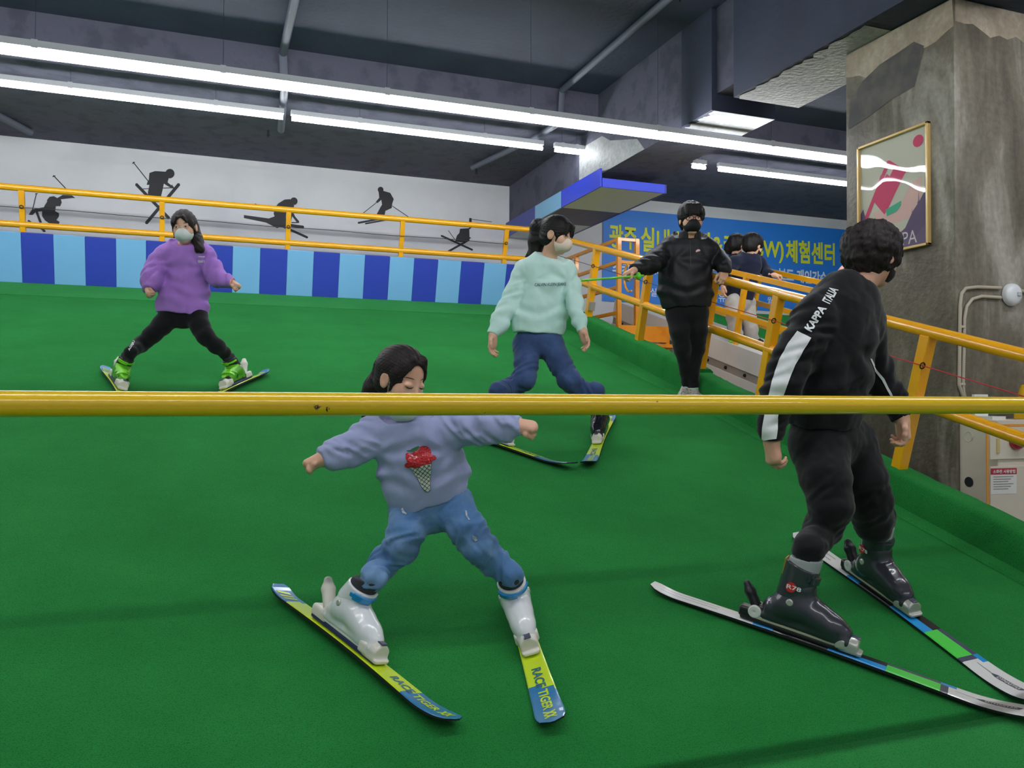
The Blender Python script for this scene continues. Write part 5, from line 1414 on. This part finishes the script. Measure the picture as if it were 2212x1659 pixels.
# trainers
M_SHOE = mat('grey_trainer', (176, 172, 162), .7, var=(60, (110, 108, 102), .5, .6)); M_SHOES = mat('trainer_sole', (206, 204, 196), .6); M_SOCK = mat('pale_sock', (206, 214, 208), .9)
def trainer(person, ank, dirv, Ls=.27, m=M_SHOE, ms=M_SHOES, gn=0.):
    """shoe standing on the slope below the ankle"""
    x = unit(dirv - EN * (dirv @ EN)); y = np.cross(EN, x); l = LOC(ank); p = SL(l[0], l[1], gn)
    B = Blob(); q = lambda a, b, c: p + Ls * (a * x + b * y + c * EN)
    B.chain([q(-.22, 0, .2), q(-.02, 0, .24), q(.3, 0, .16), q(.56, 0, .13)], [.17 * Ls, .17 * Ls, .155 * Ls, .11 * Ls], .03)
    B.cone(q(-.12, 0, .2), q(-.12, 0, .4), .17 * Ls, .16 * Ls, .02); B.cut(q(0, 0, .08), -EN); B.cut(q(-.12, 0, .42), EN)
    o = blob_obj('trainer', B.mesh(.007), m, person)
    B = Blob(); B.chain([q(-.25, 0, .08), q(.1, 0, .08), q(.55, 0, .09)], [.18 * Ls, .165 * Ls, .13 * Ls], .02, (EN, .5)); B.cut(q(0, 0, .01), -EN)
    blob_obj('sole', B.mesh(.007), ms, o)
    for i in range(4):
        c = q(.08 + .08 * i, 0, .37 - .035 * i)
        autosmooth(MB().tube([c - y * .09 * Ls, c + EN * .02 * Ls, c + y * .09 * Ls], .006, 6).build('lace', ms, o))
    B = Blob(); B.cone(q(-.1, 0, .2), ank, .12 * Ls, .04, .02); blob_obj('sock', B.mesh(.007), M_SOCK, o)
    return o
trainer(TT['root'], TT['LL'][-1][0], -FW * .8 - RT * .35); trainer(TT['root'], TT['LR'][-1][0], -FW * .9 + RT * .25)

# green pole in the instructor's hand
pole = empty('ski_pole', P(1362, 594, 6.62), 'bright green pole held out level by the instructor', 'pole')
M_POLE = mat('green_pole', (112, 214, 60), .3, coat=.4)
autosmooth(MB().tube([P(1228, 608, 6.3), P(1385, 596, 6.62)], .0085, 10).build('shaft', M_POLE, pole), 50)
autosmooth(MB().lathe(P(1377, 596.6, 6.60), unit(P(1385, 596, 6.62) - P(1228, 608, 6.3)), [(.010, -.012), (.03, .004), (.032, .012), (.012, .02), (.010, .06)], 14).build('basket', M_POLE, pole), 50)

# ------------------------------------------------------------------ children in navy behind the second railing
def kid(label, D, hc, hf, S, neck, torso, armL, armR, legL, legR, hands, seed, sm, tm, fwd, face=True, hair=M_HAIR, pony=None, mask=None, gl=False):
    hd = Head(P(*hc, D), hf, S)
    fg = figure(label, SL(*LOC(P(*legL[-1][:2], D))[:2], .1), D, hd, P(*neck, D), .045, torso, armL, armR, legL, legR, fwd, sm, tm, hands, h=.012, flat=.62, wr=.008, wl=.16, seed=seed,
                fold_arm=(.006, .1), fold_leg=(.012, .09), shirt='jacket', legwr=.006, group='children on the far walkway')
    if face: hd.face(fg['root'], fg['root'], mouth=False)
    B = Blob(); hd.hair_shell(B, .085, .22, .24, True); hd.e(B, (0, -.1, .17), (.41, .47, .41), .08)
    hd.e(B, (0, .45, -.24), (.26, .34, .44), .03, 's')
    for x in (-.15, 0, .15): hd.cn(B, (x, .3, .38), (x * 1.2, .43, .12), .09, .03)
    if pony: B.chain([P(*q[:2], D + q[2]) for q in pony], [.03, .06, .05, .01], .03)
    blob_obj('hair', B.mesh(.008, hd.strands(hd.L(0, -.1, .5), hd.u, 18, .004)), hair, fg['root'])
    if mask: hd.mask(fg['root'], mask)
    if gl: hd.glasses(fg['root'], M_DARKMETAL)
    return fg
M_BSHOE = mat('black_trainer', (30, 30, 34), .5); M_GLACE = mat('green_sole', (90, 190, 60), .6)
Dn = 9.45
N1 = kid('child in navy jacket and grey sweatpants resting one arm on the yellow railing', Dn, (1627, 532), RT * .8 + FW * .5 - UP * .25, .25, (1622, 553),
    [(1621, 554, 14, 0), (1616, 566, 30, 0), (1608, 590, 32, .02), (1600, 620, 32, .03), (1597, 648, 31, .03)],
    [(1588, 566, 14, -.06), (1575, 583, 12, -.08), (1566, 602, 10, -.1), (1562, 617, 8, -.12)],
    [(1640, 566, 13, .06), (1652, 583, 11, .05), (1659, 592, 10, -.05), (1670, 594, 7, -.12)],
    [(1584, 655, 17, .0), (1585, 685, 15, -.03), (1588, 708, 14, -.03), (1592, 728, 13, .0)],
    [(1614, 655, 17, .06), (1618, 688, 15, .03), (1622, 712, 14, .03), (1626, 734, 13, .06)],
    [('relaxed', RT, -FW, .15, -UP), ('grip', -UP, -FW, .15, RT - UP * .2)], 51, M_NAVY, M_GREYP, RT * .7 + FW * np.array([1, 1, 0]) * .6, mask=M_MASKB, gl=True)
for A in (N1['LL'], N1['LR']): trainer(N1['root'], A[-1][0], RT * .7 + FW * .3, .23, M_BSHOE, M_GLACE, .1)
N2 = kid('child with a ponytail in black hooded jacket, half hidden behind the child in navy', Dn + .35, (1594, 531), RT * .85 + FW * .4 - UP * .2, .235, (1590, 551),
    [(1590, 552, 12, 0), (1592, 566, 24, 0), (1594, 595, 26, .0), (1592, 640, 27, 0)],
    [(1580, 570, 11, -.05), (1576, 590, 10, -.05), (1576, 612, 8, -.05)],
    [(1606, 570, 11, .05), (1622, 588, 10, .05), (1640, 592, 7, .05)],
    [(1584, 650, 14, 0), (1583, 690, 12, 0), (1582, 722, 10, 0)], [(1602, 650, 14, 0), (1602, 690, 12, 0), (1602, 724, 10, 0)],
    [('relaxed', RT, -FW, .14, -UP), ('grip', -UP, -FW, .14, RT - UP * .2)], 61, M_BLKPANT, mat('grey_blue_jeans', (92, 104, 122), .9), RT * .7 + FW * np.array([1, 1, 0]) * .6,
    pony=[(1584, 528, .02), (1577, 532, .02), (1575, 540, .02), (1577, 548, .02)], mask=M_MASKW)
for A in (N2['LL'], N2['LR']): trainer(N2['root'], A[-1][0], RT * .7 + FW * .3, .22, M_BSHOE, M_GLACE, .1)
N3 = kid('child behind the column with a bare forearm resting on the far railing', 9.0, (1850, 545), -RT * .9 + FW * .3, .24, (1846, 567),
    [(1846, 568, 13, 0), (1848, 580, 27, 0), (1850, 610, 28, 0), (1850, 655, 28, 0)],
    [(1826, 585, 11, 0), (1812, 600, 10, 0), (1796, 607, 8, 0)], [(1868, 585, 11, .1), (1872, 610, 10, .1), (1872, 640, 8, .1)],
    [(1840, 665, 15, 0), (1840, 705, 13, 0), (1840, 742, 11, 0)], [(1860, 665, 15, 0), (1860, 705, 13, 0), (1860, 745, 11, 0)],
    [('relaxed', -UP, -FW, .14, -RT), ('relaxed', -RT, -FW, .14, -UP)], 71, M_WHITEP if False else mat('peach_shirt', (232, 176, 160), .9), M_BLKPANT, -RT * .9 + FW * np.array([1, 1, 0]) * .3)
for A in (N3['LL'], N3['LR']): trainer(N3['root'], A[-1][0], -RT * .7 + FW * .3, .22, M_BSHOE, M_GLACE, .1)
# ================================================================== THINGS ON AND BESIDE THE COLUMN
XC, YC = 4.4, 3.89
M_FRAME = mat('gold_frame', (206, 172, 106), .35, metal=.2, coat=.3)
# framed poster on the slope-facing side of the column
XPo = XC - .012
a, b_, c_, d_ = PX(1859, 318, XPo), PX(2008, 268, XPo), PX(2008, 527, XPo), PX(1857, 552, XPo)
ya, yb = (a[1] + d_[1]) / 2, (b_[1] + c_[1]) / 2; zt_, zb_ = (a[2] + b_[2]) / 2, c_[2] - .0
po = empty('framed_poster', (XPo, (ya + yb) / 2, zb_), 'gold framed pink, cream and purple mountain poster on the concrete column', 'poster')
def PO(u, v, k=0.): return np.array([XPo - .004 - k, ya + (yb - ya) * u, zt_ + (zb_ - zt_) * v])   # u to the near edge, v downwards
def poly3(name, uv, m, k):
    from mathutils.geometry import tessellate_polygon
    t = tessellate_polygon([[Vector((x, y, 0)) for x, y in uv]])
    o = obj(name, [PO(x, y, k) for x, y in uv], t, m, po); fix(o); return o
fw_ = .014
for nm, (u0, u1, v0, v1) in {'frame_side': (-.01, .018, -.01, 1.01), 'frame_side.': (.982, 1.01, -.01, 1.01), 'frame_top': (-.01, 1.01, -.01, .012), 'frame_bottom': (-.01, 1.01, .988, 1.01)}.items():
    p0, p1 = PO(u0, v0), PO(u1, v1); MB().bbox(((p0 + p1) / 2) + np.array([-.005, 0, 0]), (.016, abs(p1[1] - p0[1]) / 2, abs(p1[2] - p0[2]) / 2), .003).build(nm.strip('.'), M_FRAME, po)
pc = lambda n, c: mat('poster_' + n, c, .6)
poly3('print_ground', [(0, 0), (1, 0), (1, 1), (0, 1)], pc('cream', (206, 204, 184)), 0)
pk, pu, pp_, gr_ = pc('pink', (214, 46, 100)), pc('plum', (92, 72, 108)), pc('blush', (226, 184, 174)), pc('jade', (54, 176, 138))
poly3('print_hill', [(.2, .62), (.62, .6), (.75, .46), (.9, .42), (.9, .72), (.55, .76), (.3, .72)], pp_, .0006)
poly3('print_peak', [(.2, .5), (.33, .3), (.38, .34), (.42, .31), (.46, .34), (.52, .28), (.56, .26), (.68, .35), (.52, .52), (.45, .6), (.38, .66)], pk, .0012)
poly3('print_slope', [(.05, .68), (.42, .2), (.46, .2), (.7, .34), (.68, .36), (.45, .24), (.1, .7)], pk, .0016)
poly3('print_sun', [(.86 + .07 * math.cos(t), .12 + .05 * math.sin(t)) for t in np.linspace(0, 6.283, 25)[:-1]], pk, .0016)
poly3('print_field', [(.2, .84), (.45, .78), (.42, .84), (.62, .84), (.62, .92), (.2, .92)], pk, .0018)
def pines(u0, u1, top, n, seed):
    r_ = random.Random(seed); pts = [(u0, 1)]
    for i in range(n):
        x = u0 + (u1 - u0) * (i + .5) / n; w_ = (u1 - u0) / n; tp = top(i / (n - 1)) + r_.uniform(-.02, .02)
        for j in range(4): pts += [(x - w_ * (.5 - .1 * j), 1 - (1 - tp) * (j + .3) / 4.2), (x - w_ * (.25 - .06 * j), 1 - (1 - tp) * (j + .35) / 4.2)]
        pts.append((x, tp))
        for j in reversed(range(4)): pts += [(x + w_ * (.25 - .06 * j), 1 - (1 - tp) * (j + .35) / 4.2), (x + w_ * (.5 - .1 * j), 1 - (1 - tp) * (j + .3) / 4.2)]
    return pts + [(u1, 1)]
poly3('print_pines', pines(0, .32, lambda t: .62 + .28 * t, 4, 1), pu, .0022); poly3('print_pines', pines(.55, 1, lambda t: .9 - .5 * t ** 1.2, 5, 2), pu, .0022)
poly3('print_valley', [(0, .9), (.2, .87), (.5, .9), (.68, .82), (.78, .7), (.88, .62), (1, .5), (1, 1), (0, 1)], pu, .0024)
poly3('print_wood', [(0, .62), (.06, .56), (.1, .66), (.16, .72), (.2, .84), (.24, .92), (0, .95)], pu, .0024)
poly3('print_cabin', [(.4, .62), (.62, .58), (.62, .62), (.56, .66), (.42, .68)], gr_, .0024)
v, f = text2d('PA', 0.); obj('lettering', [PO(.64 + .2 * x, .965 - .11 * y, .003) for x, y in v], f, pc('pale', (214, 204, 214)), po)
gm = bpy.data.materials.new('poster_glass'); gm.use_nodes = True; nt = gm.node_tree; nt.nodes.clear()
o_ = nt.nodes.new('ShaderNodeOutputMaterial'); mx = nt.nodes.new('ShaderNodeMixShader'); tr = nt.nodes.new('ShaderNodeBsdfTransparent'); gl = nt.nodes.new('ShaderNodeBsdfGlossy'); fr_ = nt.nodes.new('ShaderNodeLayerWeight'); pw = nt.nodes.new('ShaderNodeMath'); ml = nt.nodes.new('ShaderNodeMath')
gl.inputs['Roughness'].default_value = .02; fr_.inputs['Blend'].default_value = .5; pw.operation = 'POWER'; pw.inputs[1].default_value = 5; ml.operation = 'MULTIPLY_ADD'; ml.inputs[1].default_value = .9; ml.inputs[2].default_value = .05
tcn = nt.nodes.new('ShaderNodeTexCoord'); nz = nt.nodes.new('ShaderNodeTexNoise'); nz.inputs['Scale'].default_value = 4; nz.inputs['Detail'].default_value = 0
bpn = nt.nodes.new('ShaderNodeBump'); bpn.inputs['Strength'].default_value = .5; bpn.inputs['Distance'].default_value = .012
nt.links.new(tcn.outputs['Object'], nz.inputs['Vector']); nt.links.new(nz.outputs['Fac'], bpn.inputs['Height']); nt.links.new(bpn.outputs['Normal'], gl.inputs['Normal'])
nt.links.new(fr_.outputs['Facing'], pw.inputs[0]); nt.links.new(pw.outputs[0], ml.inputs[0]); nt.links.new(ml.outputs[0], mx.inputs[0]); nt.links.new(tr.outputs[0], mx.inputs[1]); nt.links.new(gl.outputs[0], mx.inputs[2]); nt.links.new(mx.outputs[0], o_.inputs[0])
o_ = obj('glass_pane', [PO(.01, .01, .008), PO(.99, .01, .008), PO(.99, .99, .008), PO(.01, .99, .008)], [(0, 1, 2, 3)], gm, po); fix(o_)
if o_.data.polygons[0].normal.x > 0: o_.data.flip_normals()

# round emergency light with corrugated conduits
M_LAMP = mat('frosted_lamp', (226, 230, 232), .3, coat=.4)
lp = PY(2182, 637, YC - .01)
el = empty('emergency_light', lp, 'round white emergency light fed by beige conduits on the column', 'light')
autosmooth(MB().lathe(lp, (0, -1, 0), [(.072, 0), (.072, .02), (.066, .034), (.045, .046), (.015, .052)], 28).build('lamp_dome', M_LAMP, el), 50)
MB().bbox(lp + np.array([.012, -.052, 0]), (.016, .008, .012), .003).build('test_switch', M_LEDH, el)
M_COND = mat('beige_conduit', (186, 176, 158), .6)
def conduit(pts, r=.0105):
    P_ = []
    for i in range(len(pts) - 1):
        L = np.linalg.norm(pts[i + 1] - pts[i]); n = max(2, int(L / .006))
        for k in range(n): P_.append(pts[i] + (pts[i + 1] - pts[i]) * k / n)
    rs = [r * (1.12 if k % 2 else .9) for k in range(len(P_))]
    return autosmooth(MB().tube(P_, rs, 10).build('conduit', M_COND, el), 80)
cp = lambda x, y: PY(x, y, YC - .012)
conduit([cp(2162, 622), cp(2110, 620), cp(2086, 623), cp(2077, 634), cp(2074, 660), cp(2073, 760), cp(2072, 832), cp(2078, 850), cp(2084, 870), cp(2084, 905)])
conduit([cp(2162, 643), cp(2120, 640), cp(2100, 646), cp(2088, 662), cp(2083, 690), cp(2082, 760), cp(2080, 832), cp(2082, 850), cp(2087, 870), cp(2088, 905)])
conduit([cp(2204, 628), cp(2230, 634), cp(2280, 634)])
for y in (706, 830):
    MB().bbox(cp(2077.5, y), (.02, .012, .008), .003).build('conduit_clip', M_COND, el)

# fire hydrant cabinet standing against the column
XH, YH, ZH = 4.42, 3.62, Z(-.095)
hc = empty('hydrant_cabinet', (4.8, 3.75, 0), 'cream fire hydrant cabinet with orange trim and red lamp beside the column', 'cabinet')
M_CAB = mat('cream_cabinet', (222, 214, 196), .45, coat=.1, var=(2, (212, 202, 184), .4, .7)); M_TRIM = mat('orange_trim', (226, 156, 66), .5)
xr = 5.22
boxobj('body', XH, xr, YH, YC - .002, 0, ZH, M_CAB, hc, .004)
tx0 = PY(2131, 950, YH)[0]
boxobj('trim_strip', tx0 - .005, tx0 + .012, YH - .004, YH, 0, ZH - .03, M_TRIM, hc)
boxobj('trim_strip', tx0 + .012, xr - .02, YH - .004, YH, ZH - .04, ZH - .026, M_TRIM, hc)
zs = PY(2160, 992, YH)[2]; zs2 = PY(2160, 1007, YH)[2]
du = boxobj('door', tx0 + .016, xr - .03, YH - .012, YH, zs, ZH - .045, M_CAB, hc, .003)
dl = boxobj('door', tx0 + .016, xr - .03, YH - .012, YH, .06, zs2, M_CAB, hc, .003)
rl = PY(2194, 951, YH - .013)
autosmooth(MB().lathe(rl, (0, -1, 0), [(.056, 0), (.058, .012), (.05, .03), (.028, .046), (.01, .05)], 24).build('red_lamp', mat('red_lamp_glass', (178, 28, 40), .25, coat=.5), du), 50)
sp = PY(2155, 962, YH - .013); boxobj('handle_slot', sp[0] - .010, sp[0] + .010, YH - .02, YH - .012, sp[2] - .045, sp[2] + .04, mat('brass_slot', (206, 190, 130), .4), du)
s0, s1, s2 = PY(2140, 1068, YH - .0135), PY(2196, 1066, YH - .0135), PY(2140, 1012, YH - .0135)
stk = obj('sticker', [s0, s1, s1 + (s2 - s0), s2], [(0, 1, 2, 3)], M_WHITEP, dl)
hh_ = s2 - s0
yo = np.array([0, -.001, 0])
obj('sticker_header', [s0 + hh_ * .76 + yo, s1 + hh_ * .76 + yo, s1 + hh_ + yo, s2 + yo], [(0, 1, 2, 3)], mat('sticker_red', (190, 36, 60), .5), dl)
text_on('lettering', '소화전 사용방법', s0 + hh_ * .8 + (s1 - s0) * .07 + yo * 1.5, (s1 - s0) * .86, hh_ * .15, M_WHITEP, dl, .03)
for i in range(6):
    q0 = s0 + hh_ * (.66 - .095 * i) + (s1 - s0) * .09 + yo * 1.5; obj('text_line', [q0, q0 + (s1 - s0) * (.78 - .1 * (i % 3)), q0 + (s1 - s0) * (.78 - .1 * (i % 3)) + hh_ * .03, q0 + hh_ * .03], [(0, 1, 2, 3)], mat('sticker_grey', (150, 146, 146), .7), dl)
ho = PX(2093, 1041, XH - .002)
autosmooth(MB().lathe(ho, (-1, 0, 0), [(.030, 0), (.031, .001)], 24).build('knockout_hole', M_BLACK, hc)); ho = PX(2092, 943, XH - .002)
autosmooth(MB().tube([ho + np.array([0, .03 * math.cos(t), .03 * math.sin(t)]) for t in np.linspace(0, 6.283, 25)[:-1]], .0016, 6, closed=True).build('knockout_ring', M_CAB, hc))
# things on top of the cabinet
p = PY(2128, 857, 3.75)
pap = empty('paper_holder', (p[0], 3.72, ZH), 'small white plastic tray standing on the hydrant cabinet', 'tray')
boxobj('tray_base', p[0] - .05, p[0] + .06, 3.66, 3.8, ZH, ZH + .02, M_WHITEP, pap); boxobj('tray_back', p[0] - .05, p[0] + .06, 3.78, 3.8, ZH + .02, PY(2128, 852, 3.79)[2], M_WHITEP, pap)
p = PY(2212, 845, 3.75)
yl = empty('warning_lamp', (p[0] + .02, 3.75, ZH), 'small yellow warning lamp standing on the hydrant cabinet', 'lamp')
zt2 = PY(2212, 830, 3.75)[2]
M_YPL = mat('yellow_plastic', (240, 190, 30), .3, coat=.3)
boxobj('lamp_foot', p[0] - .03, p[0] + .07, 3.7, 3.8, ZH, ZH + .05, M_YPL, yl, .006)
autosmooth(MB().lathe((p[0] + .02, 3.75, ZH + .05), (0, 0, 1), [(.045, 0), (.045, (zt2 - ZH - .05) * .7), (.03, zt2 - ZH - .055), (.01, zt2 - ZH - .05)], 18).build('lamp_cap', M_YPL, yl), 50)
